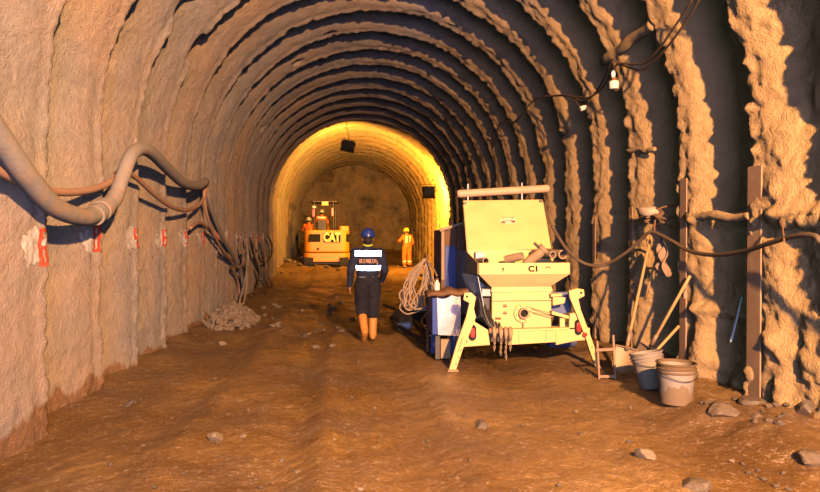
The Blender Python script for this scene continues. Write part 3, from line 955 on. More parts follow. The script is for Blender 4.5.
# drop the sticker centre onto the cover plane
cc = cc + cn*((c[0]-cc).dot(cn)+.003)
def on_cover(mb, u, v, su, sv, d=.002):
    mb.box(cc+Rcov@V((u, v, 0)), (su, sv, d), Rcov)
sk = MB(); on_cover(sk, 0, 0, .21, .10); sk = sk.build('sticker', M['sticker'], MC)
ink = MB(); on_cover(ink, 0, .047, .205, .005, .004)
for i in range(9): on_cover(ink, -.045+i*.011, .004, .007, .010+.004*(i % 3), .004)
for i in range(7): on_cover(ink, -.033+i*.011, -.020, .006, .006, .004)
on_cover(ink, -.065, .025, .008, .03, .004); on_cover(ink, .060, .028, .014, .02, .004)
on_cover(ink, -.070, -.025, .055, .032, .004); on_cover(ink, .068, -.018, .055, .035, .004)
ink.build('sticker_print', M['inkbrown'], sk)
for u in (c[3], c[2]):
    pass
# beam (rolled cover) over the top
ra = P3(457, 194, 8.55); rb = P3(549, 188.5, 8.55)
rl = MB().tube([ra, ra+(rb-ra)*.01, ra+(rb-ra)*.03, rb-(rb-ra)*.02, rb], [.035, .05, .055, .055, .045], 18).build('roll_bar', M['lightpipe'], MC, smooth=True)
MB().bar(P3(468, 203, 8.5), P3(468, 184, 8.56), .018, .018).build('post', M['steelgrey'], MC)
MB().bar(P3(522, 203, 8.5), P3(522, 183, 8.56), .018, .018).build('post', M['steelgrey'], MC)
MB().box(P3(465, 203, 8.46), (.04, .03, .03)).build('hinge', M['dark'], MC)
MB().box(P3(541, 201, 8.46), (.04, .03, .03)).build('hinge', M['dark'], MC)
# pump body under the hopper
bz1 = P3(492, 287, YR+.08).z; bz0 = P3(492, 329, YR+.08).z
bx0 = P3(492, 300, YR+.08).x; bx1 = P3(551.5, 300, YR+.08).x
capz = P3(500, 292, YR+.08).z
MB().b2((bx0+.0, YR+.08, bz0), (bx1, 8.3, capz)).build('pump_body', M['cream'], MC, bevel=.012)
MB().prism([V((bx0-.012, YR+.066, capz)), V((bx1+.012, YR+.066, capz)), V((bx1-.0, YR+.08, bz1)), V((bx0+.0, YR+.08, bz1))], (0, .85, 0)).build('pump_collar', M['cream'], MC, bevel=.004)
sm = MB(); sz = P3(500, 301, YR+.08).z; sm.b2((bx0, YR+.074, sz-.004), (bx1, YR+.082, sz+.004)); sm.build('seam_strip', M['dark'], MC)
# outlet flange
fc = P3(523, 313, YR+.06)
fl = MB().pipe(fc+V((0, -.01, 0)), fc+V((0, .03, 0)), .115, .052, 36).build('outlet_flange', M['cream'], MC, bevel=.003)
MB().pipe(fc+V((0, -.06, 0)), fc+V((0, .0, 0)), .066, .046, 28).build('outlet_pipe', M['tube'], MC, smooth=False, bevel=.003)
MB().cyl(fc+V((0, -.005, 0)), fc+V((0, .02, 0)), .05, n=24).build('outlet_bore', M['ink'], MC)
for k in range(8):
    a = 2*PI*k/8+.3
    MB().cyl(fc+V((.092*math.cos(a), -.022, .092*math.sin(a))), fc+V((.092*math.cos(a), 0, .092*math.sin(a))), .009, n=6).build('bolt', M['tube'], fl)
MB().bar(fc+V((0, -.01, -.11)), fc+V((0, -.01, -.19)), .02, .02).build('latch', M['tube'], MC)
# small decals
for (px, py, wx, wz) in [(502, 306, .05, .045), (502, 313, .05, .04)]:
    q = P3(px+3, py, YR+.076); MB().box(q, (wx, .003, wz)).build('decal', M['inkbrown'], MC)
q = P3(498, 318.5, YR+.076); MB().box(q, (.075, .003, .028)).build('decal', M['inkbrown'], MC)
for (px, py) in [(505, 305), (505, 307.5), (505, 312), (505, 314.5)]:
    q = P3(px, py, YR+.073); MB().box(q, (.05, .002, .005)).build('decal_line', M['sticker'], MC)
for (px, py) in [(498.5, 307), (498.5, 313.5)]:
    q = P3(px, py, YR+.076); MB().box(q, (.03, .002, .018)).build('decal', M['sticker'], MC)
text_mesh('C1', .095, .002, 'rim_lettering', M['ink'], MC, P3(533.5, 269, Yh-.004), (PI/2, 0, 0), 1.15, .004)
mb = MB(); q = P3(548, 267.5, Yh-.003); mb.tube([q+V((-.03, 0, -.012)), q+V((-.008, 0, .012)), q+V((.03, 0, -.008))], .006, 6); mb.build('rim_mark', M['ink'], MC)
mb = MB(); q = P3(503, 270, Yh-.003); mb.box(q, (.012, .003, .05)); mb.box(q+V((0, 0, .012)), (.03, .003, .03)); mb.build('rim_scuff', M['tube'], MC)
# cross beam with the light panels and outriggers
def poly(pts, Y, d, name, m, par, bev=.004):
    return MB().prism([P3(x, y, Y) for x, y in pts], (0, d, 0)).build(name, m, par, bevel=bev)
poly([(508, 331), (590, 328), (590, 340), (508, 345)], YR-.02, .10, 'cross_beam', M['cream'], MC)
poly([(509, 329.5), (586, 327), (586, 329), (509, 332)], YR-.03, .16, 'beam_top', M['cream'], MC)
for px in (519, 535, 545, 556, 548):
    pass
for px in (519, 546, 562):
    q = P3(px, 336, YR-.026); MB().b2((q.x-.003, YR-.024, P3(px, 343, YR).z), (q.x+.003, YR-.018, P3(px, 330, YR).z)).build('beam_joint', M['tube'], MC)
LL = poly([(475, 322), (488, 330), (490, 345), (462.5, 347), (466, 337), (474, 316)], YR-.03, .05, 'light_panel', M['cream'], MC)
RP = poly([(570, 314), (578, 312), (590, 338), (556, 345), (556, 330), (569, 330)], YR-.03, .05, 'light_panel', M['cream'], MC)
O1 = poly([(464.5, 293), (471, 292.5), (476, 297), (474, 309), (476, 317), (470, 333), (463, 349), (456, 370), (449, 370), (457, 343), (466, 318), (469.5, 303), (463.5, 300)], YR-.07, .05, 'outrigger', M['cream'], MC)
O2 = poly([(569, 291), (577, 288.5), (584, 289.5), (584.5, 296), (578.5, 299), (581, 310), (590, 334), (595, 348), (602, 373), (598.5, 375), (590, 351), (585.5, 337), (577, 315), (570, 298)], YR-.07, .05, 'outrigger', M['cream'], MC)
for (px, py, par) in ((467, 296.5, O1), (581, 292.8, O2)):
    q = P3(px, py, YR-.07); MB().cyl(q+V((0, -.008, 0)), q+V((0, .01, 0)), .014, n=16).build('pivot_bolt', M['ink'], par)
for (pts, par) in (([(461, 350), (458.5, 357), (456, 364)], O1), ([(592, 347), (594.5, 354), (597, 361), (599, 367)], O2)):
    for (px, py) in pts:
        q = P3(px, py, YR-.07); MB().cyl(q+V((0, -.004, 0)), q+V((0, .01, 0)), .008, n=10).build('pin_hole', M['ink'], par)
mb = MB()
for i in range(9):
    q = P3(462.5-i*.55, 338+i*1.7, YR-.072); mb.box(q, (.018, .003, .006+.004*(i % 2)))
mb.build('leg_print', M['inkbrown'], O1)
for px, py, par in ((452.5, 370.5, O1), (601, 374.5, O2)):
    q = P3(px, py, YR-.05); MB().box((q.x, q.y, q.z+.005), (.13, .12, .02)).build('foot_plate', M['tube'], par, bevel=.004)
def tail_light(px, py):
    q = P3(px, py, YR-.032)
    k = []
    for i in range(24):
        a = 2*PI*i/24; k.append(q+V((.046*math.cos(a), 0, .05*math.sin(a)+(.045 if math.sin(a) > 0 else -.045))))
    h = MB().prism(k, (0, -.022, 0)).build('tail_light', M['ink'], MC, bevel=.005)
    k2 = [q+V((0, -.022, 0))+(p-q)*.62 for p in k]
    MB().prism(k2, (0, -.012, 0)).build('lens', M['redlens'], h, bevel=.004)
tail_light(472.3, 332.5); tail_light(578, 327)
q = P3(465, 341, YR-.03); MB().cyl(q, q+V((0, -.012, 0)), .026, n=20).build('reflector', M['orangelens'], MC)
q = P3(585, 334.5, YR-.07); MB().cyl(q, q+V((0, -.012, 0)), .026, n=20).build('reflector', M['redlens'], MC)
# clamps and chains hanging at the outlet
for i, px in enumerate((494, 500.5, 505.5, 510)):
    q = P3(px, 330, YR-.10)
    MB().tube([q+V((0, .05, .0)), q+V((0, 0, .02)), q+V((0, -.03, -.03)), q+V((0, -.02, -.12))], [.022, .026, .026, .018], 10).build('hose_clamp', M['tube'], MC, smooth=True)
    ch = MB(); L = .22+.05*((i*7) % 3-1); z = q.z-.12
    for k in range(int(L/.03)):
        c0 = V((q.x+.004*math.sin(k), YR-.12, z-k*.028))
        pts = [c0+(V((.010*math.cos(a), 0, .02*math.sin(a))) if k % 2 else V((0, .010*math.cos(a), .02*math.sin(a)))) for a in np.linspace(0, 2*PI, 11)]
        ch.tube(pts, .0045, 5, caps=False)
    ch.build('chain', M['tube'], MC)
mb = MB(); a = P3(489, 331, YR-.06); b = P3(512, 331, YR-.06); mb.tube([a, b], .035, 12)
mb.build('clamp_bar', M['tube'], MC, smooth=True)
# left mechanism: hydraulic hoses and grey side body
sx0 = P3(484, 262, 7.9).x
MB().b2((sx0-.1, 7.95, .55), (sx0+.02, 9.9, P3(466, 252, 8).z)).build('side_panel', M['steelgrey'], MC, bevel=.01)
MB().prism([V((xl-.002, 7.5, zb-.02)), V((xl-.1, 8.0, zb-.02)), V((fx0-.08, 8.0, .55)), V((fx0-.06, 7.55, .6))], (.01, 0, 0)).build('side_cheek', M['steelgrey'], MC)
for i in range(6):
    a = P3(479+i*2.4, 298+i*2.2, 7.55+.04*i); b = P3(483+i*3.2, 316+i*1.5, 7.5); c3 = P3(490+i*2, 328, 7.46)
    MB().tube(spline([a+V((0, .15, .05)), a, b, c3], 6), .012+.004*(i % 2), 8).build('hydraulic_line', M['dark'] if i % 2 else M['black'], MC, smooth=True)
MB().b2((P3(479, 300, 7.6).x, 7.6, P3(479, 318, 7.6).z), (P3(490, 300, 7.6).x, 7.9, P3(479, 298, 7.6).z)).build('valve_block', M['dark'], MC, bevel=.01)
MB().b2((P3(482, 288, 7.55).x, 7.55, P3(482, 296, 7.6).z), (P3(490, 300, 7.6).x, 7.7, P3(479, 289, 7.6).z)).build('valve_block', M['steelgrey'], MC, bevel=.01)
# right side: slate guard, yellow block and bracket
poly([(551, 292), (571, 292), (572, 302), (570, 312), (556, 316), (551, 312)], YR+.22, .03, 'side_guard', M['slate'], MC)
poly([(553, 296.5), (566, 297.5), (565, 303.5), (560, 304.5), (553, 306)], YR+.02, .12, 'side_block', M['cream'], MC, .012)
poly([(551, 294), (562, 293.5), (562, 296), (551, 297)], YR+.0, .12, 'side_bracket', M['cream'], MC)
poly([(552, 311), (569, 316), (569, 319), (552, 314.5)], YR-.02, .10, 'side_bracket', M['cream'], MC)
poly([(560, 318), (565, 318), (565, 330), (560, 330)], YR+.02, .05, 'side_bracket', M['cream'], MC)
for dy in (0, 7):
    a = P3(528, 307+dy*.6, YR+.05); b = P3(553, 314+dy*.4, YR+.0)
    MB().tube([a, b], .006, 6).build('stay_wire', M['tube'], MC)
# chassis, axle, wheels and the drum behind
MB().b2((bx0-.1, YR+.1, .32), (bx1+.1, 10.1, .46)).build('chassis', M['dark'], MC, bevel=.01)
for sx in (bx0-.26, bx1+.30):
    wc = V((sx, 9.2, .31))
    wh = MB().lathe(wc-V((.09, 0, 0)), [(0.17, 0), (.28, 0), (.31, .03), (.31, .15), (.28, .18), (.17, .18)], 32, (1, 0, 0)).build('wheel', M['black'], MC, smooth=True, auto=True)
    MB().lathe(wc-V((.06, 0, 0)), [(0, 0), (.17, 0), (.17, .12), (0, .12)], 24, (1, 0, 0)).build('rim', M['steelgrey'], wh, auto=True)
MB().cyl((bx0-.3, 9.2, .31), (bx1+.3, 9.2, .31), .04).build('axle', M['dark'], MC)
q = P3(561, 342, 8.3)
MB().cyl((q.x-.18, 8.35, .25), (q.x+.2, 8.35, .25), .16, n=28).build('tank', M['slate'], MC, bevel=.01)
# rear engine housing: brown frame with blue door further along the machine
Yf = 9.2
fr_ = lambda x0, y0, x1, y1, n_, m_, d0=0, d1=.05: MB().b2((P3(x0, y0, Yf).x, Yf+d0, P3(x0, y0, Yf).z), (P3(x1, y1, Yf).x, Yf+d1, P3(x1, y1, Yf).z)).build(n_, m_, MC, bevel=.004)
MB().b2((P3(445, 232, Yf).x, Yf+.06, .45), (bx1+.12, 10.4, P3(445, 229, Yf).z)).build('engine_housing', M['slate'], MC, bevel=.02)
fr_(441, 229, 445, 330, 'side_frame', M['rust']); fr_(456.5, 226, 467, 330, 'side_frame', M['rust'])
fr_(445, 229, 456.5, 246, 'side_frame', M['rust'], .02); fr_(445, 246, 456.5, 330, 'blue_door', M['blue'], .03)
MB().bar(P3(439.5, 230.5, Yf-.04), P3(469, 221, Yf-.04), .05, .04).build('top_rail', M['tube'], MC, bevel=.004)
q = P3(461, 272, Yf); MB().b2((q.x-.012, Yf-.03, q.z-.08), (q.x+.012, Yf+.01, q.z+.08)).build('door_handle', M['dark'], MC)
q = P3(442, 246, Yf); MB().b2((q.x-.01, Yf-.02, q.z-.5), (q.x+.03, Yf, q.z+.25)).build('corner_strip', M['tube'], MC)

# items lying in the hopper
def hopper_pipe(p0, p1, ro, label, m='tube'):
    o = MB().pipe(p0, p1, ro, ro*.72, 24).build('steel_pipe', M[m], bevel=.003, origin=p0)
    return tag(o, label, 'pipe', 'loose pipes in the hopper')
a = P3(553, 255, 7.48); hopper_pipe(a, a+V((-.10, .5, .01)), .047, 'smaller of the two open pipe ends pointing out over the hopper rim')
a = P3(563, 254.5, 7.46); hopper_pipe(a, a+V((-.08, .5, .01)), .06, 'larger open pipe end at the right corner of the hopper')
a = P3(522.5, 256, 7.6); hopper_pipe(a, a+V((-.17, .16, -.05)), .052, 'dark short pipe with ring end left of the elbow')
a = P3(486, 261, 7.62); hopper_pipe(a, a+V((-.04, .3, -.02)), .045, 'short pipe stub at the left corner of the hopper')
el = thing('elbow_pipe', 'thick rusty elbow pipe slanting up out of the hopper', 'pipe', P3(530, 260, 7.6), 'loose pipes in the hopper')
pp = spline([P3(526, 264, 7.66), P3(532, 259, 7.62), P3(538, 254.5, 7.58), P3(544, 249, 7.55)], 5)
MB().tube(pp, [.06]*len(pp), 20).build('pipe_body', M['tube'], el, smooth=True)
d = (pp[-1]-pp[-2]).normalized(); MB().pipe(pp[-1]-d*.02, pp[-1]+d*.02, .076, .05, 24).build('flange', M['tube'], el)

# ------------------------------------------------------------------ beside the machine: metal box, hose coil, tarp, bottle
Yb = 8.0
bp = [P3(436, 298, Yb), P3(461, 298, Yb), P3(461, 336, Yb), P3(436, 338, Yb)]
BX = thing('sheet_metal_box', 'blue box with a bright bare metal sheet front beside the left outrigger', 'box', (bp[0].x, Yb, bp[2].z))
MB().b2((bp[0].x-.05, Yb, bp[2].z+.02), (bp[1].x, Yb+.55, bp[0].z)).build('box_body', M['blue'], BX, bevel=.01)
pts = []
for i in range(13):
    t = i/12; pts.append((437+t*23.5, 297.5-t*2.2+2.2*math.sin(t*2*PI*.9)))
fp = [P3(x, y, Yb-.012) for x, y in pts]+[P3(461, 336, Yb-.012), P3(438, 335, Yb-.012)]
MB().prism(fp, (0, .008, 0)).build('metal_sheet', M['sheet'], BX, bevel=.001)
MB().b2((bp[0].x-.0, Yb+.05, .02), (bp[0].x+.06, Yb+.12, bp[2].z)).build('leg', M['dark'], BX)
MB().b2((bp[1].x-.06, Yb+.05, .02), (bp[1].x, Yb+.12, bp[2].z)).build('leg', M['dark'], BX)
MB().b2((bp[0].x-.0, Yb+.45, .02), (bp[0].x+.06, Yb+.5, bp[2].z)).build('leg', M['blue'], BX)
MB().b2((bp[1].x-.06, Yb+.45, .02), (bp[1].x, Yb+.5, bp[2].z)).build('leg', M['blue'], BX)
MB().b2((P3(441, 340, Yb).x, Yb+.02, .03), (P3(451, 340, Yb).x, Yb+.1, .28)).build('box_skirt', M['tube'], BX, bevel=.01)

# folded tarp on top
ta = []; n1, n2 = 30, 10
a = P3(426, 294, 8.2); b = P3(466, 291, 8.1)
mb = MB()
for i in range(n1):
    t = i/(n1-1)
    for j in range(n2):
        u = 2*PI*j/n2; q = a.lerp(b, t); rr = .055*(1+.25*math.sin(t*9+u*2))*(.35+.65*math.sin(PI*min(1, max(.08, t*.9+.08)))**.4)
        mb.v.append(q+V((0, .20*math.cos(u), rr*math.sin(u)+.012*math.sin(t*14))))
for i in range(n1-1):
    for j in range(n2): mb.f.append((i*n2+j, i*n2+(j+1) % n2, (i+1)*n2+(j+1) % n2, (i+1)*n2+j))
mb.f.append(tuple(range(n2))); mb.f.append(tuple((n1-1)*n2+j for j in range(n2)))
tag(mb.build('folded_sack', M['rust'], smooth=True), 'brown folded sack lying over the blue box', 'sack')

q = P3(437, 286, 8.25)
BT = thing('bottle', 'small whitish bottle hanging beside the coiled hose', 'bottle', q+V((0, 0, -.07)))
MB().lathe(q+V((0, 0, -.07)), [(0, 0), (.036, 0), (.04, .015), (.04, .10), (.018, .135), (.018, .15), (0, .15)], 20).build('bottle_body', M['whiteplastic'], BT, smooth=True, auto=True)
MB().cyl(q+V((0, 0, .08)), q+V((0, 0, .105)), .02, n=14).build('cap', M['inkbrown'], BT)

# coil of hose hanging on a stake
Yq = 8.7
top = P3(426, 259, Yq); bot = P3(412, 314, Yq)
CT = thing('hose_coil', 'tangled coil of thin tan hose hanging beside the walking person', 'hose coil', (bot.x, Yq, 0))
rnd = random.Random(4)
ctr = (top+bot)/2; axl = (top-bot)/2
side = V((axl.z, 0, -axl.x)).normalized()
for k in range(13):
    pts = []
    sc = .80+.25*rnd.random(); wd = .10+.17*rnd.random(); ph = rnd.random()*.4
    dy = (rnd.random()-.5)*.16; dx = side*((rnd.random()-.5)*.16)
    for i in range(15):
        a = 2*PI*i/14
        v = math.cos(a+ph*.3)
        wid = wd*(0.62-0.30*v)*(1+.25*math.sin(5*a+k))    # bunched at the top, loose at the bottom
        pts.append(ctr+dx*(1-v)*.8+axl*(v*sc)+axl*(1-sc)*.8+side*math.sin(a)*wid+V((0, dy*(1-v)*.6+.02*math.sin(3*a), 0)))
    pts[-1] = pts[0]
    MB().tube(spline(pts, 5), .0115, 6).build('hose_loop', M['rope'], CT, smooth=True)
MB().tube([(top.x+.03, Yq+.05, fz(top.x, Yq)-.05), top+V((.02, .05, .06))], .02, 8).build('stake', M['rust'], CT)
MB().tube(spline([P3(426, 260, Yq), P3(433, 268, 8.5), P3(437, 276, 8.3)]), .01, 6).build('loose_end', M['rope'], CT, smooth=True)

# dark hoses and crumpled sheeting on the floor beneath
def heap(name, cx, cy, rx, ry_, h, m, label, cat, seed, amp=.45, kind=None, sc=4.0):
    n1, n2 = 46, 46; P = np.zeros((n1, n2, 3)); u = np.linspace(-1, 1, n1); v = np.linspace(-1, 1, n2)
    U, Vv = np.meshgrid(u, v, indexing='ij')
    # square to disc
    Xd = U*np.sqrt(1-Vv**2/2); Yd = Vv*np.sqrt(1-U**2/2)
    r2 = Xd**2+Yd**2
    X = cx+Xd*rx; Y = cy+Yd*ry_
    prof = np.clip(1-r2, 0, 1)**.7
    Z = floor_h(X, Y)-.03+h*prof*(1+amp*fbm(X*sc, Y*sc, 0, 4, seed))+.03*prof*fbm(X*sc*3, Y*sc*3, 0, 3, seed+1)
    c = V((cx, cy, fz(cx, cy)))
    o = grid_mesh(name, np.stack([X-c.x, Y-c.y, Z-c.z], -1), m, 'thing')
    o.location = c
    tag(o, label, cat, None, kind)
    return o
q = ground_hit(413, 322)
heap('dark_sheeting', q.x+.05, q.y+.25, .50, .6, .34, M['black'], 'crumpled black sheeting lying under the hose coil', 'sheeting', 501)
for i, pts in enumerate([[(384, 305), (400, 312), (415, 322), (428, 338), (436, 352)], [(392, 322), (404, 330), (418, 338), (430, 345), (440, 343)], [(428, 318), (422, 330), (432, 340), (440, 330), (436, 316)]]):
    P = [ground_hit(x, y, .05) for x, y in pts]
    P = [V((p.x, p.y, fz(p.x, p.y)+.06+.10*(i == 2))) for p in P]
    tag(MB().tube(spline(P, 6), .035, 10).build('rubber_hose', M['black'], smooth=True), ['black rubber hose reaching from the sheeting toward the walking person', 'black rubber hose along the front of the sheeting', 'black hose loop against the blue box'][i], 'hose')
q = ground_hit(399, 331)
cn_ = MB().lathe(V((q.x, q.y, fz(q.x, q.y)+.075)), [(0, 0), (.06, 0), (.065, .02), (.065, .2), (.05, .22), (0, .22)], 18, (.8, -.3, .15))
tag(cn_.build('metal_can', M['steelgrey'], auto=True), 'small grey can lying in front of the black sheeting', 'can')

# ------------------------------------------------------------------ rubble and stones
def stone_mesh(seed, squash=.65):
    bm = bmesh.new(); bmesh.ops.create_icosphere(bm, subdivisions=3, radius=1)
    for v in bm.verts:
        p = v.co; k = float(fbm(np.array([p.x*1.1+seed*3.1]), np.array([p.y*1.1]), np.array([p.z*1.1]), 3, seed)[0])
        v.co = p*(1+.45*k)
    for i in range(7):
        d = V((random.uniform(-1, 1), random.uniform(-1, 1), random.uniform(-.6, 1))).normalized(); lim = random.uniform(.6, .85)
        for v in bm.verts:
            e = v.co.dot(d)-lim
            if e > 0: v.co -= d*e
    for v in bm.verts: v.co.z *= squash
    me = bpy.data.meshes.new('stone'); bm.to_mesh(me); bm.free()
    return me
SM = []
for k in range(6):
    me = stone_mesh(k+1); me.materials.append(M['stone'] if k % 2 else M['stonewet']); SM.append(me)

def stone(x, y, r, k, label, group=None, name='stone', cat='stone', sink=.25):
    o = bpy.data.objects.new(name, SM[k % 6]); COL.objects.link(o)
    o.scale = (r, r*random.uniform(.7, 1.1), r*random.uniform(.7, 1.1))
    o.rotation_euler = (random.uniform(-.3, .3), random.uniform(-.3, .3), random.uniform(0, 6))
    o.location = (x, y, fz(x, y)+r*.35*(1-sink))
    return tag(o, label, cat, group)

big = [((482, 427), .075, 'single grey stone lying alone in the wet mud before the machine'), ((215, 440), .07, 'grey stone lying in the mud left of the middle ruts'),
       ((130, 405), .07, 'dark stone near the left wall foot beneath the gap'), ((645, 457), .08, 'flat muddy stone between the buckets and the photo edge'),
       ((695, 487), .10, 'grey stone cut by the lower photo edge'), ((222, 345), .07, 'pale stone beside the foot of the left wall'),
       ((358, 362), .03, 'tiny white stone just below the walking person'), ((812, 460), .10, 'large blue-grey stone at the right photo edge'),
       ((752, 404), .12, 'largest flat pale rock at the foot of the right steel rib'), ((722, 410), .12, 'pale flat rock slab right of the upright bucket'),
       ((812, 412), .15, 'dark rock against the right wall foot at the photo edge'), ((243, 437), .03, 'small pale pebble close to the grey stone left of the ruts')]
for i, (pp_, r, lab) in enumerate(big):
    g = ground_hit(*pp_); stone(g.x, g.y, r, (i*2) % 6 if i in (4, 7, 8, 9, 10) else i, lab, sink=.9 if r > .09 else .4)
rnd = random.Random(12)
cnt = 0
for i in range(50):
    px = rnd.uniform(90, 800); py = rnd.uniform(350, 490)
    if 440 < px < 620 and py < 385: continue
    g = ground_hit(px, py)
    if g.x < -2.3 or g.x > 3.2: continue
    stone(g.x, g.y, rnd.uniform(.013, .03), rnd.choice([0, 2, 4, 1]), 'small muddy stone scattered on the wet floor in front', 'small stones scattered on the mud floor')
for i in range(26):
    g = ground_hit(rnd.gauss(325, 16), rnd.gauss(318, 13))
    stone(g.x, g.y, rnd.uniform(.03, .085), rnd.randint(0, 5), 'broken rock lump on the low heap left of the walking person', 'rock lumps on the middle heap')
for i in range(30):
    g = ground_hit(rnd.uniform(215, 290), 300+rnd.gauss(0, 22))
    if g.x < -2.45: continue
    stone(g.x, g.y, rnd.uniform(.03, .08), rnd.choice([1, 3, 5]), 'pale rock lump strewn near the foot of the left wall', 'rock lumps near the left wall foot')
for i in range(28):
    g = ground_hit(rnd.uniform(270, 440), rnd.uniform(268, 286))
    stone(g.x, min(g.y, 27), rnd.uniform(.06, .18), rnd.randint(0, 5), 'rock lump in the lit muck before the excavator', 'rock lumps in the lit muck')
for i in range(22):
    g = ground_hit(rnd.uniform(700, 800), rnd.uniform(398, 425))
    stone(g.x, g.y, rnd.uniform(.02, .05), rnd.choice([0, 2, 4]), 'muddy lump in the spoil along the right wall foot', 'lumps of spoil along the right wall foot')
g = ground_hit(236, 325)
pc = V((g.x-.12, g.y+.35, 0)); rb = MB(); rnd = random.Random(31)
for i in range(420):
    a_ = rnd.uniform(0, 2*PI); q_ = rnd.random()**.6; x = pc.x+.46*q_*math.cos(a_); y = pc.y+1.05*q_*math.sin(a_)
    if x < X0-RR-.05: continue
    z = fz(x, y)+.38*(1-q_)**.8*rnd.uniform(.75, 1.0); r = rnd.uniform(.03, .085)*(1.15-.4*q_)
    me = SM[rnd.randint(0, 5)]; R_ = Matrix.Rotation(rnd.uniform(0, 6), 3, (rnd.random(), rnd.random(), .3))
    if i < 70: r *= 1.6; z -= .05
    rb.add([V((x, y, z))+R_@(v.co*r) for v in me.vertices], [tuple(p.vertices) for p in me.polygons])
tag(rb.build('rubble_pile', M['stone'], origin=(pc.x, pc.y, fz(pc.x, pc.y))), 'pale pile of fallen shotcrete at the foot of the left hoses', 'rubble pile', None, 'stuff')

# ------------------------------------------------------------------ people
def hand_parts(mb, wrist, d, palmn, thumbdir, L=.185, curl=.5, s=1.0):
    """palm, four fingers and a thumb; d = down the hand, palmn = where the palm looks, thumbdir = side of the thumb"""
    d = V(d).normalized(); pn = V(palmn); pn = (pn-d*pn.dot(d)).normalized(); sd = V(thumbdir); sd = (sd-d*sd.dot(d)-pn*sd.dot(pn)).normalized()
    R = Matrix((sd, pn, d)).transposed()
    mb.cap(wrist, wrist+d*.03, .024*s, .026*s)
    mb.ell(wrist+d*.06*s, (.041*s, .017*s, .052*s), R)
    for i, (off, ln) in enumerate(((.031, .070), (.011, .080), (-.010, .074), (-.030, .058))):
        b0 = wrist+d*(.085*s)+sd*off*s; dd = d.copy(); r = .0085*s; p = b0
        for k, f in enumerate((.45, .32, .23)):
            dd = (dd+pn*curl*(.45+.4*k)).normalized(); q = p+dd*ln*f*s; mb.cap(p, q, r, r*.9, 8); p = q; r *= .9
    tb = wrist+d*.03*s+sd*.028*s; t1 = tb+(d*.6+sd*.7+pn*.25).normalized()*.038*s; t2 = t1+(d*.9+sd*.25+pn*.35).normalized()*.030*s
    mb.cap(tb, t1, .013*s, .011*s, 8); mb.cap(t1, t2, .011*s, .009*s, 8)

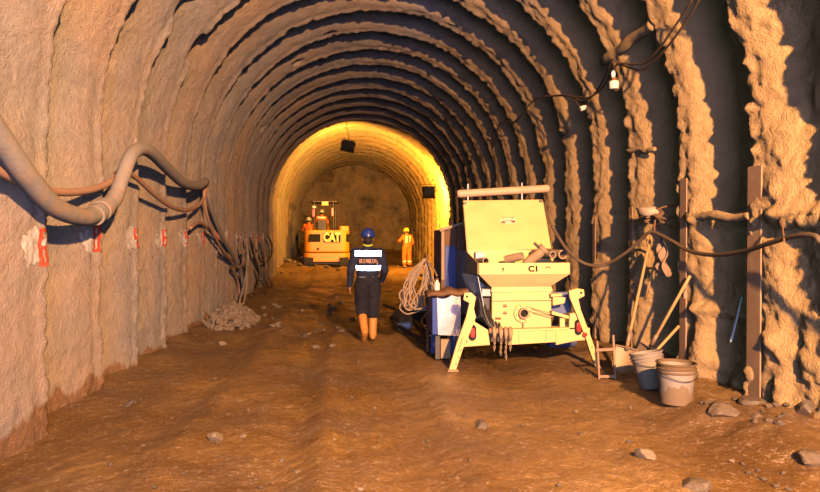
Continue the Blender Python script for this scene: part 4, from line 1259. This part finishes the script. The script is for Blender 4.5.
def person(label, J, T, cols, helmet_mat, voxel=.009, group=None, tape=None):
    """J: joint positions in the person's own frame, T: world matrix"""
    t = thing('person', label, 'person', T @ V((0, 0, 0)), group)
    j = {k: T @ V(p) for k, p in J.items()}
    R3 = T.to_3x3()
    fwd = R3 @ V((0, 1, 0)); rgt = R3 @ V((1, 0, 0)); up = V((0, 0, 1))
    RM = Matrix((rgt, fwd, up)).transposed()
    hd = j['head']; hf = (R3 @ V(J['look'])).normalized() - R3 @ V((0, 0, 0)); hf.z = 0; hf.normalize(); hr = hf.cross(up)
    HM = Matrix((hr, hf, up)).transposed()
    # ---- body, one skin
    b = MB()
    b.ell(hd, (.074, .092, .108), HM); b.ell(hd+HM@V((0, .028, -.062)), (.05, .052, .052), HM)
    b.cap(hd+HM@V((0, .085, .008)), hd+HM@V((0, .108, -.022)), .010, .014, 8)
    b.ell(hd+HM@V((0, .086, -.062)), (.024, .012, .010), HM)
    for sgn in (-1, 1): b.ell(hd+HM@V((sgn*.077, -.005, -.010)), (.010, .020, .032), HM); b.ell(hd+HM@V((sgn*.030, .078, .018)), (.018, .012, .008), HM)
    b.cap(j['neck'], hd+V((0, 0, -.05)), .056, .050)
    b.cap(j['neck'], j['chest'], .07, .13); b.cap(j['chest'], j['pelvis'], .12, .095)
    for sd in 'lr':
        b.cap(j['neck']+V((0, 0, -.04)), j['sh'+sd], .05, .05)
        b.cap(j['sh'+sd], j['el'+sd], .045, .036); b.cap(j['el'+sd], j['wr'+sd], .035, .025)
        b.cap(j['pelvis'], j['hip'+sd], .08, .075)
        b.cap(j['hip'+sd], j['kn'+sd], .072, .050); b.cap(j['kn'+sd], j['an'+sd], .046, .034)
        b.cap(j['an'+sd], j['toe'+sd], .034, .028)
        s_ = -1 if sd == 'l' else 1
        d = (j['wr'+sd]-j['el'+sd]).normalized()
        hand_parts(b, j['wr'+sd], d, RM@V((-s_, .15, 0)), RM@V((0, 1, 0)))
    body = fuse(b, 'body', M['skin'], t, voxel*.75, 2)
    for sgn in (-1, 1):
        MB().ell(hd+HM@V((sgn*.030, .083, .010)), .010, nu=10, nv=8).build('eye', M['whiteplastic'], t, smooth=True)
    # hair
    h = MB().ell(hd+HM@V((0, -.012, .012)), (.080, .092, .10), HM); h.ell(hd+HM@V((0, -.045, -.03)), (.066, .05, .055), HM)
    fuse(h, 'hair', M['hair'], t, voxel, 1)
    # ---- trousers
    q = MB()
    q.ell(j['pelvis']+V((0, 0, .02)), (.19, .15, .14), RM)
    for sd in 'lr':
        q.cap(j['hip'+sd], j['kn'+sd], .122, .098)
        e = j['kn'+sd].lerp(j['an'+sd], cols.get('cuff', .35))
        q.cap(j['kn'+sd], e, .098, .092)
    fuse(q, 'trousers', cols['trousers'], t, voxel, 3, .012, 11)
    # ---- jacket
    c = MB()
    c.ell(j['chest']+V((0, 0, .02)), (.205, .135, .20), RM); c.ell(j['chest']+V((0, 0, -.17)), (.185, .135, .19), RM)
    c.ell(j['pelvis']+V((0, 0, .13)), (.185, .14, .12), RM)
    c.cap(j['neck']+V((0, 0, -.01)), j['neck']+V((0, 0, .02)), .07, .066)
    for sd in 'lr':
        c.cap(j['neck']+V((0, 0, -.07)), j['sh'+sd]+V((0, 0, -.015)), .075, .070)
        c.cap(j['sh'+sd], j['el'+sd], .077, .064); c.cap(j['el'+sd], j['el'+sd].lerp(j['wr'+sd], .93), .063, .047)
    jk = fuse(c, 'jacket', cols['jacket'], t, voxel, 3, .013, 10)
    # collar
    n0 = j['neck']+V((0, 0, .035))
    MB().tube([n0+RM@V((.070*math.cos(a), .066*math.sin(a), .008*math.cos(a*2))) for a in np.linspace(0, 2*PI, 25)], .014, 8, caps=False).build('collar', cols['collar'], t, smooth=True)
    # ---- boots
    for sd in 'lr':
        k = j['kn'+sd]; a = j['an'+sd]; to = j['toe'+sd]
        z = MB(); z.cap(k.lerp(a, .28), a, .070, .058); z.cap(a+V((0, 0, -.015)), to, .052, .044)
        fl_ = (to-a); fl_.z = 0; fl_.normalize()
        heel = a-(to-a).normalized()*.045; z.cap(a+V((0, 0, -.02)), heel+V((0, 0, -.025)), .045, .042)
        fuse(z, 'boot', cols['boots'], t, voxel, 2)
    # ---- helmet
    hc = hd+HM@V((0, -.005, .035))
    dome = []
    prof = [(.001, .130), (.05, .122), (.085, .098), (.108, .06), (.118, .015), (.119, 0), (.112, 0), (.10, .05), (.07, .10), (.001, .118)]
    hm = MB().lathe(V((0, 0, 0)), prof, 32)
    hm.v = [hc+HM@V((p.x*.95, p.y*1.13, p.z)) for p in hm.v]
    H = hm.build('helmet', helmet_mat, t, smooth=True)
    br = MB(); ring = []
    for i in range(32):
        a = 2*PI*i/32; ex = .055*max(0, math.sin(a))**2 + .008
        ring.append(((.115+ex*.3)*math.cos(a)*.97, (.130+ex)*math.sin(a)))
    vs = []
    for (x, y) in ring: vs += [hc+HM@V((x*.86, y*.84, .012)), hc+HM@V((x, y, -.004)), hc+HM@V((x*.98, y*.98, -.010))]
    n = len(ring); fs = []
    for i in range(n):
        i2 = (i+1) % n; fs += [(3*i, 3*i+1, 3*i2+1, 3*i2), (3*i+1, 3*i+2, 3*i2+2, 3*i2+1)]
    br.add(vs, fs).build('brim', helmet_mat, H, smooth=True)
    MB().tube([hc+HM@V((0, 1.13*r_*1.0, z_+.004)) for r_, z_ in [(-.112, .03), (-.085, .098), (-.05, .122), (0, .13), (.05, .122), (.085, .098), (.112, .03)]], .009, 6).build('crest', helmet_mat, H, smooth=True)
    return t, jk, j, RM

def wrap_tape(t, target, center, right, fwd, z0, z1, x0, x1, name, m, sideways=-1, retro_tape=False, L=.011, curved=True):
    """a strip following the cloth: rays go in from behind (sideways=-1) or in front"""
    dg = bpy.context.evaluated_depsgraph_get()
    o0 = parent_origin(target)
    me = target.data
    bv = BVHTree.FromPolygons([v.co+o0 for v in me.vertices], [tuple(p.vertices) for p in me.polygons])
    def drop(x, z):
        o = V((center.x, center.y, 0))+right*x+fwd*(sideways*1.0)+V((0, 0, z))
        loc, n, i, d = bv.ray_cast(o, -fwd*sideways)
        return loc
    mb = MB()
    if not retro_tape:
        nx, nz = 26, 8
        g = {}
        for i in range(nx):
            for j_ in range(nz):
                x = x0+(x1-x0)*i/(nx-1); z = z0+(z1-z0)*j_/(nz-1)
                p = drop(x, z)
                if p is not None: g[i, j_] = p+fwd*sideways*.006
        ids = {}
        for k, p in g.items(): ids[k] = len(mb.v); mb.v.append(p)
        for i in range(nx-1):
            for j_ in range(nz-1):
                ks = [(i, j_), (i+1, j_), (i+1, j_+1), (i, j_+1)]
                if all(k in ids for k in ks): mb.f.append(tuple(ids[k] for k in ks))
        if not mb.f: return None
        o = mb.build(name, m, t, smooth=True)
        md = o.modifiers.new('s', 'SOLIDIFY'); md.thickness = .003
        return o
    # real retroreflective tape: a sheet of tiny mirror corners
    hgt = L*math.sqrt(3)/2; dep = L/math.sqrt(6)
    nx = int((x1-x0)/(L/2)); nz = int((z1-z0)/hgt)
    for r in range(nz):
        for cidx in range(nx):
            upw = (cidx+r) % 2 == 0
            xa = x0+cidx*L/2; za = z0+r*hgt
            tri = [(xa, za), (xa+L, za), (xa+L/2, za+hgt)] if upw else [(xa, za+hgt), (xa+L/2, za), (xa+L, za+hgt)]
            cx_ = sum(p[0] for p in tri)/3; cz_ = sum(p[1] for p in tri)/3
            base = drop(cx_, cz_)
            if base is None: continue
            q = [base+right*(p[0]-cx_)+V((0, 0, p[1]-cz_))+fwd*sideways*.010 for p in tri]
            ap = base+fwd*sideways*(.010-dep)
            n = len(mb.v); mb.v += q+[ap]; mb.f += [(n, n+1, n+3), (n+1, n+2, n+3), (n+2, n, n+3)]
    return mb.build(name, m, t)

# the walking person in navy, seen from behind
gp = ground_hit(368, 342)
px0, py0 = gp.x, gp.y
dirx = V((-.12, 1, 0)).normalized()
def frame(x, y, z, yaw): return Matrix.Translation((x, y, z)) @ Matrix.Rotation(yaw, 4, 'Z')
T1 = frame(px0, py0+.05, fz(px0, py0+.05), math.radians(3))
J1 = dict(head=(.005, .05, 1.595), neck=(0, .02, 1.455), chest=(0, 0, 1.24), pelvis=(0, 0, .93), look=(0, 1, 0),
          shl=(-.185, .0, 1.385), shr=(.185, .01, 1.385), ell=(-.265, -.03, 1.10), elr=(.262, -.03, 1.10), wrl=(-.275, .05, .875), wrr=(.235, .17, .93),
          hipl=(-.09, 0, .88), hipr=(.09, 0, .88), knl=(-.09, .10, .50), knr=(.085, .04, .49), anl=(-.06, -.13, .17), anr=(.075, .0, .09), toel=(-.06, -.01, .05), toer=(.09, .17, .045))
P1, JK, j1, RM1 = person('person walking away in navy jacket with reflective bands, dark trousers, blue helmet and tan boots', J1, T1,
                         dict(jacket=M['navy'], trousers=M['navy2'], boots=M['boot'], collar=M['lime'], cuff=.18), M['helmetblue'])
fw1 = RM1 @ V((0, 1, 0)); rt1 = RM1 @ V((1, 0, 0))
bc = j1['chest']
zoff = T1.translation.z
wrap_tape(P1, JK, bc, rt1, fw1, zoff+1.325, zoff+1.415, -.205, .205, 'reflective_band', M['retro'], retro_tape=True)
wrap_tape(P1, JK, bc, rt1, fw1, zoff+1.105, zoff+1.19, -.195, .195, 'reflective_band', M['retro'], retro_tape=True)
wrap_tape(P1, JK, bc, rt1, fw1, zoff+.995, zoff+1.01, -.15, .15, 'belt', M['steelgrey'])
# printed lettering (unreadable in the photo): a row of close letter strokes
rnd = random.Random(3)
dgs = bpy.context.evaluated_depsgraph_get()
bv = BVHTree.FromPolygons([v.co+parent_origin(JK) for v in JK.data.vertices], [tuple(p.vertices) for p in JK.data.polygons])
mb = MB()
def stroke(xa, za, xb, zb_, wd=.007):
    o = V((bc.x, bc.y, 0))+rt1*((xa+xb)/2)-fw1+V((0, 0, zoff+(za+zb_)/2))
    loc, n, i, d = bv.ray_cast(o, fw1)
    if loc is None: return
    mb.box(loc-fw1*.004, (max(abs(xb-xa), wd), .004, max(abs(zb_-za), wd)), RM1.to_3x3())
for i in range(8):
    x = -.135+i*.033; k = i % 4; z0 = 1.225; z1 = 1.275
    stroke(x, z0, x, z1)
    stroke(x, z1, x+.02, z1)
    if k != 1: stroke(x, (z0+z1)/2, x+.018, (z0+z1)/2)
    if k != 3: stroke(x, z0, x+.02, z0)
    if k in (0, 3): stroke(x+.02, z0, x+.02, z1)
stroke(.118, 1.205, .145, 1.205); stroke(.14, 1.2, .14, 1.25)
mb.build('back_lettering', M['orangelab'], P1)

# second worker, far, in orange
Yw = 27.3
q = atY(407, 262, Yw)
T2 = frame(q.x, Yw, fz(q.x, Yw), math.radians(25))
J2 = dict(head=(-.01, .05, 1.56), neck=(0, .02, 1.43), chest=(0, 0, 1.22), pelvis=(0, 0, .92), look=(-.5, 1, 0),
          shl=(-.18, .0, 1.36), shr=(.18, .0, 1.36), ell=(-.31, .12, 1.15), elr=(.31, .02, 1.10), wrl=(-.27, .34, 1.14), wrr=(.26, .16, .92),
          hipl=(-.10, 0, .87), hipr=(.10, 0, .87), knl=(-.13, .03, .48), knr=(.12, .02, .48), anl=(-.13, -.02, .10), anr=(.12, -.02, .10), toel=(-.16, .15, .05), toer=(.15, .15, .05))
P2, JK2, j2, RM2 = person('person in orange high-visibility suit and yellow helmet standing near the tunnel end', J2, T2,
                          dict(jacket=M['orange'], trousers=M['orange'], boots=M['black'], collar=M['orange'], cuff=.85), M['helmetyellow'], .014)
fw2 = RM2@V((0, 1, 0)); rt2 = RM2@V((1, 0, 0)); z2_ = T2.translation.z
for (xa, xb) in ((-.13, -.05), (.05, .13)):
    wrap_tape(P2, JK2, j2['chest'], rt2, fw2, z2_+1.08, z2_+1.42, xa, xb, 'reflective_band', M['whitecloth'])
for sd in 'lr':
    k = j2['kn'+sd].lerp(j2['an'+sd], .6)
    MB().cyl(k+V((0, 0, -.04)), k+V((0, 0, .04)), .092, .092, 20).build('ankle_band', M['whitecloth'], P2)

# ------------------------------------------------------------------ excavator
YE = 27.0
E = lambda px, py, dY=0: atY(px, py, YE+dY)
exl = E(303, 258).x; exr = E(350, 258).x; ecx = (exl+exr)/2
ezf = fz(ecx, YE)
EX = thing('excavator', 'compact yellow excavator with open canopy seen from behind at the tunnel end', 'excavator', (ecx, YE, ezf))
zb_ = E(320, 262).z; zc_ = E(320, 253).z; zt_ = E(320, 230).z
def rprism(x0, x1, y0, y1, z0, z1, r, name, m, par, bev=.03):
    pts = []
    for (cx_, cy_, a0) in ((x1-r, y0+r, -PI/2), (x1-r, y1-r, 0), (x0+r, y1-r, PI/2), (x0+r, y0+r, PI)):
        for k in range(7):
            a = a0+k*PI/12; pts.append(V((cx_+r*math.cos(a), cy_+r*math.sin(a), z0)))
    return MB().prism(pts, (0, 0, z1-z0)).build(name, m, par, bevel=bev, seg=3)
rprism(exl, exr, YE-.05, YE+1.9, zb_, zc_, .35, 'counterweight', M['catyellow'], EX)
rprism(exl+.03, exr-.03, YE, YE+1.8, zc_+.02, zt_, .32, 'house', M['catyellow'], EX, .06)
zt2 = E(345, 226).z
rprism(E(339, 240).x, exr-.04, YE+.1, YE+1.7, zt_-.1, zt2, .12, 'side_hood', M['catyellow'], EX, .05)
# vents
pl = MB().prism([E(308, 242, .03), E(309, 234, .03), E(320.5, 234, .03), E(320.5, 242, .03)], (0, -.05, 0)).build('vent_grille', M['ink'], EX, bevel=.02)
pr_ = MB().prism([E(346, 242, .10), E(346, 234, .10), E(349.2, 234, .16), E(349.2, 242, .16)], (0, -.06, 0)).build('vent_grille', M['ink'], EX, bevel=.02)
# name plate
npz = MB().prism([E(323.5, 242.3, -.01), E(323.5, 232.8, -.01), E(340.5, 232.8, -.01), E(340.5, 242.3, -.01)], (0, -.03, 0)).build('name_panel', M['ink'], EX, bevel=.01)
text_mesh('CAT', .50, .01, 'lettering', M['cattext'], npz, E(331.8, 237.6, -.06), (PI/2, 0, 0), .72, .03)
MB().cyl(E(318, 249, -.02), E(318, 249, .05), .05, n=14).build('tow_hole', M['ink'], EX)
# tracks and blade
def track(x, name='track'):
    y0, y1, r = YE-.25, YE+2.1, .24; zc = ezf+r-.02; w_ = .38
    pts = []
    for k in range(13):
        a = PI/2+PI*k/12; pts.append(V((x-w_/2, y0+r+r*math.cos(a), zc+r*math.sin(a))))
    for k in range(13):
        a = -PI/2+PI*k/12; pts.append(V((x-w_/2, y1-r+r*math.cos(a), zc+r*math.sin(a))))
    tr = MB().prism(pts, (w_, 0, 0)).build(name, M['black'], EX, bevel=.02)
    lg = MB()
    for i in range(len(pts)):
        p = pts[i]; lg.box(p+V((w_/2, 0, 0)), (w_*1.02, .05, .03))
    lg.build('tread', M['black'], tr)
track(exl+.25); track(exr-.25)
MB().b2((exl+.4, YE+.3, ezf+.15), (exr-.4, YE+1.5, ezf+.5)).build('undercarriage', M['dark'], EX, bevel=.02)
MB().b2((exl+.7, YE+.6, ezf+.45), (exr-.7, YE+1.2, zb_+.02)).build('swing_ring', M['dark'], EX, bevel=.02)
# canopy with posts
zr = E(320, 201.5).z
xc0 = E(304, 210).x; xc1 = E(338, 210).x
for (x, y) in ((E(313.5, 215).x, YE+.75), (E(333, 215).x, YE+.75), (xc0+.35, YE+1.7), (xc1-.15, YE+1.7)):
    MB().tube([V((x, y, zt_-.05)), V((x, y, zr))], .035, 10).build('post', M['dark'], EX)
rprism(xc0+.25, xc1, YE+.6, YE+1.9, zr, zr+.07, .1, 'roof', M['dark'], EX, .02)
MB().box(E(325, 203.5, .5), (.28, .05, .17)).build('roof_sign', M['helmetyellow'], EX, bevel=.01)
MB().box(E(313.3, 213, .7), (.09, .06, .34)).build('marker', M['redlens'], EX, bevel=.01)
MB().box(E(332.5, 212, .7), (.09, .06, .36)).build('marker', M['orangelens'], EX, bevel=.01)
MB().ell(E(314, 207, .6), (.10, .07, .07)).build('work_light', M['bulb'], EX, smooth=True)
rprism(E(316, 225).x, E(326, 225).x, YE+.85, YE+1.02, zt_, E(321, 219).z, .05, 'seat_back', M['dark'], EX, .03)
# boom reaching to the face
bm0 = V((ecx-.1, YE+1.9, zb_+.3))
MB().prism([bm0+V((-.12, 0, 0)), bm0+V((-.12, .9, 1.2)), bm0+V((-.12, 2.2, 1.5)), bm0+V((-.12, 2.2, 1.2)), bm0+V((-.12, 1.2, .85)), bm0+V((-.12, .3, -.1))], (.24, 0, 0)).build('boom', M['catyellow'], EX, bevel=.02)
MB().prism([bm0+V((-.1, 2.0, 1.55)), bm0+V((-.1, 2.35, 1.4)), bm0+V((-.1, 2.2, .2)), bm0+V((-.1, 2.05, .2))], (.2, 0, 0)).build('stick', M['catyellow'], EX, bevel=.02)
MB().prism([bm0+V((-.3, 2.1, .3)), bm0+V((-.3, 2.5, .1)), bm0+V((-.3, 2.3, -.3)), bm0+V((-.3, 1.8, -.25)), bm0+V((-.3, 1.75, 0))], (.6, 0, 0)).build('digging_bucket', M['dark'], EX, bevel=.02)

# the operator on the seat
q = E(321.5, 228, .9)
T3 = frame(q.x, YE+1.15, zt_-.42, 0)
J3 = dict(head=(0, .06, 1.20), neck=(0, .02, 1.06), chest=(0, 0, .84), pelvis=(0, 0, .55), look=(0, 1, 0),
          shl=(-.18, .0, 1.0), shr=(.18, .0, 1.0), ell=(-.24, .16, .78), elr=(.24, .16, .78), wrl=(-.18, .38, .80), wrr=(.18, .38, .80),
          hipl=(-.10, .02, .53), hipr=(.10, .02, .53), knl=(-.14, .45, .53), knr=(.14, .45, .53), anl=(-.14, .50, .14), anr=(.14, .50, .14), toel=(-.14, .66, .09), toer=(.14, .66, .09))
P3_, JK3, j3, RM3 = person('person in orange vest sitting on the excavator seat, seen from behind', J3, T3,
                           dict(jacket=M['orange'], trousers=M['navy2'], boots=M['black'], collar=M['orange'], cuff=.85), M['whiteplastic'], .014)
wrap_tape(P3_, JK3, j3['chest'], RM3@V((1, 0, 0)), RM3@V((0, 1, 0)), T3.translation.z+.95, T3.translation.z+1.03, -.18, .18, 'reflective_band', M['whitecloth'])
# second figure standing at the left track
q = atY(308.5, 215, 28.0)
T4 = frame(q.x, 28.2, E(308, 228, 1).z-.86, math.radians(-15))
J4 = dict(J2); J4['look'] = (.3, 1, 0)
# (stands on the track guard step)
P4, JK4, j4, RM4 = person('person in orange vest standing at the left side of the excavator cab', J4, frame(q.x, 28.2, ezf+.50, math.radians(-15)),
                          dict(jacket=M['orange'], trousers=M['navy2'], boots=M['black'], collar=M['orange'], cuff=.85), M['whiteplastic'], .014)
MB().b2((q.x-.35, 27.7, ezf+.40), (exl+.35, 28.6, ezf+.50)).build('step', M['dark'], EX, bevel=.02)

# ------------------------------------------------------------------ floodlights hanging near the end
def flood(px, py, Y, aim, w_, h_, label, roll=0.0):
    c = atY(px, py, Y); aim = V(aim).normalized()
    t = thing('floodlight', label, 'floodlight', c, 'floodlights hung near the tunnel end')
    s = aim.cross(V((0, 0, 1))).normalized(); u = s.cross(aim)
    R = Matrix((s, aim, u)).transposed() @ Matrix.Rotation(roll, 3, 'Y')
    b = MB(); 
    q = [V((-w_/2, .06, -h_/2)), V((w_/2, .06, -h_/2)), V((w_/2, .06, h_/2)), V((-w_/2, .06, h_/2))]
    k = [V((p.x*.72, -.14, p.z*.72)) for p in q]
    b.add([c+R@p for p in q+k], [(4, 5, 1, 0), (5, 6, 2, 1), (6, 7, 3, 2), (7, 4, 0, 3), (7, 6, 5, 4)])
    o = b.build('housing', M['ink'], t); md = o.modifiers.new('s', 'SOLIDIFY'); md.thickness = .012
    fins = MB()
    for i in range(5): fins.box(c+R@V((-w_*.28+i*w_*.14, -.16, 0)), (.01, .05, h_*.62), R)
    fins.build('fin', M['dark'], t)
    br = MB(); br.tube([c+R@V((-w_/2-.015, 0, 0)), c+R@V((-w_/2-.015, 0, h_*.6)), c+R@V((w_/2+.015, 0, h_*.6)), c+R@V((w_/2+.015, 0, 0))], .012, 6); br.build('bracket', M['dark'], t)
    top = c+R@V((0, 0, h_*.6)); dx = top.x-X0
    e = top.copy()
    while (math.hypot(e.x-X0, e.z-ZS) if e.z > ZS else abs(e.x-X0)) < RR+.05 and e.z < 6.2: e += V((dx*.02, 0, .05))
    MB().tube([top, e], .01, 6).build('hanger', M['dark'], t)
    MB().box(c+R@V((0, .055, 0)), (w_*.9, .01, h_*.9), R).build('lens', emit('flood_glass', (1, .55, .12), 12), t)
    return t, c, R, aim
F1 = flood(348, 146, 22.6, (-.1, 1, -.35), .50, .42, 'dark square floodlight hanging from the crown of the lit ring', .2)
F2 = flood(429, 192, 22.6, (.10, 1, -.12), .48, .46, 'dark square floodlight on the right wall against the glowing patch', 0)

def area(name, loc, direction, sx, sy, power, col, spread=PI, shape='RECTANGLE'):
    l = bpy.data.lights.new(name, 'AREA'); l.shape = shape; l.size = sx
    if shape == 'RECTANGLE': l.size_y = sy
    l.energy = power; l.color = col; l.spread = spread
    o = bpy.data.objects.new(name, l); COL.objects.link(o); o.location = loc
    o.rotation_euler = V(direction).to_track_quat('-Z', 'Y').to_euler()
    return o
def point(name, loc, power, col, r):
    l = bpy.data.lights.new(name, 'POINT'); l.energy = power; l.color = col; l.shadow_soft_size = r
    o = bpy.data.objects.new(name, l); COL.objects.link(o); o.location = loc
    return o
YEL = (1.0, .43, .045)
for F, pw in ((F1, 800), (F2, 1900)):
    t, c, R, aim = F
    area('flood_light', c+R@V((0, .09, 0)), aim, .4, .35, pw, YEL)
# the main work lamp: hung high on the right just behind the camera
l = bpy.data.lights.new('work_lamp', 'SPOT'); l.energy = 28500; l.color = (1.0, .535, .22); l.shadow_soft_size = .09
l.spot_size = math.radians(104); l.spot_blend = .85
o = bpy.data.objects.new('work_lamp', l); COL.objects.link(o); o.location = (2.2, -2.6, 4.45)
o.rotation_euler = V((-.02, 1, -.16)).to_track_quat('-Z', 'Y').to_euler()
# daylight from the tunnel mouth behind the camera
area('portal_daylight', (.5, -4.9, 2.6), (0, 1, -.02), 5.0, 4.2, 1500, (.64, .55, 1.0))
# the photographer's flash
area('camera_flash', (-.0, -.05, 1.62), Fw, .16, .16, 130, (.55, .82, 1.0), shape='DISK')

wd = bpy.data.worlds.new('world'); S.world = wd; wd.use_nodes = True
bg = wd.node_tree.nodes['Background']; bg.inputs[0].default_value = (.45, .6, 1, 1); bg.inputs[1].default_value = .6

cam = bpy.data.cameras.new('camera'); co = bpy.data.objects.new('camera', cam); COL.objects.link(co)
co.location = CAM
co.rotation_euler = Matrix((Rt, Up, -Fw)).transposed().to_euler()
cam.sensor_width = 36; cam.lens = 36*FPX/820; cam.clip_start = .05; cam.clip_end = 200
S.camera = co
S.view_settings.view_transform = 'Standard'
S.view_settings.look = 'None'
S.view_settings.gamma = 1
S.view_settings.exposure = -0.17
try: S.view_settings.use_curve_mapping = False
except Exception: pass
S.cycles.use_denoising = True
S.cycles.max_bounces = 8
S.cycles.diffuse_bounces = 0
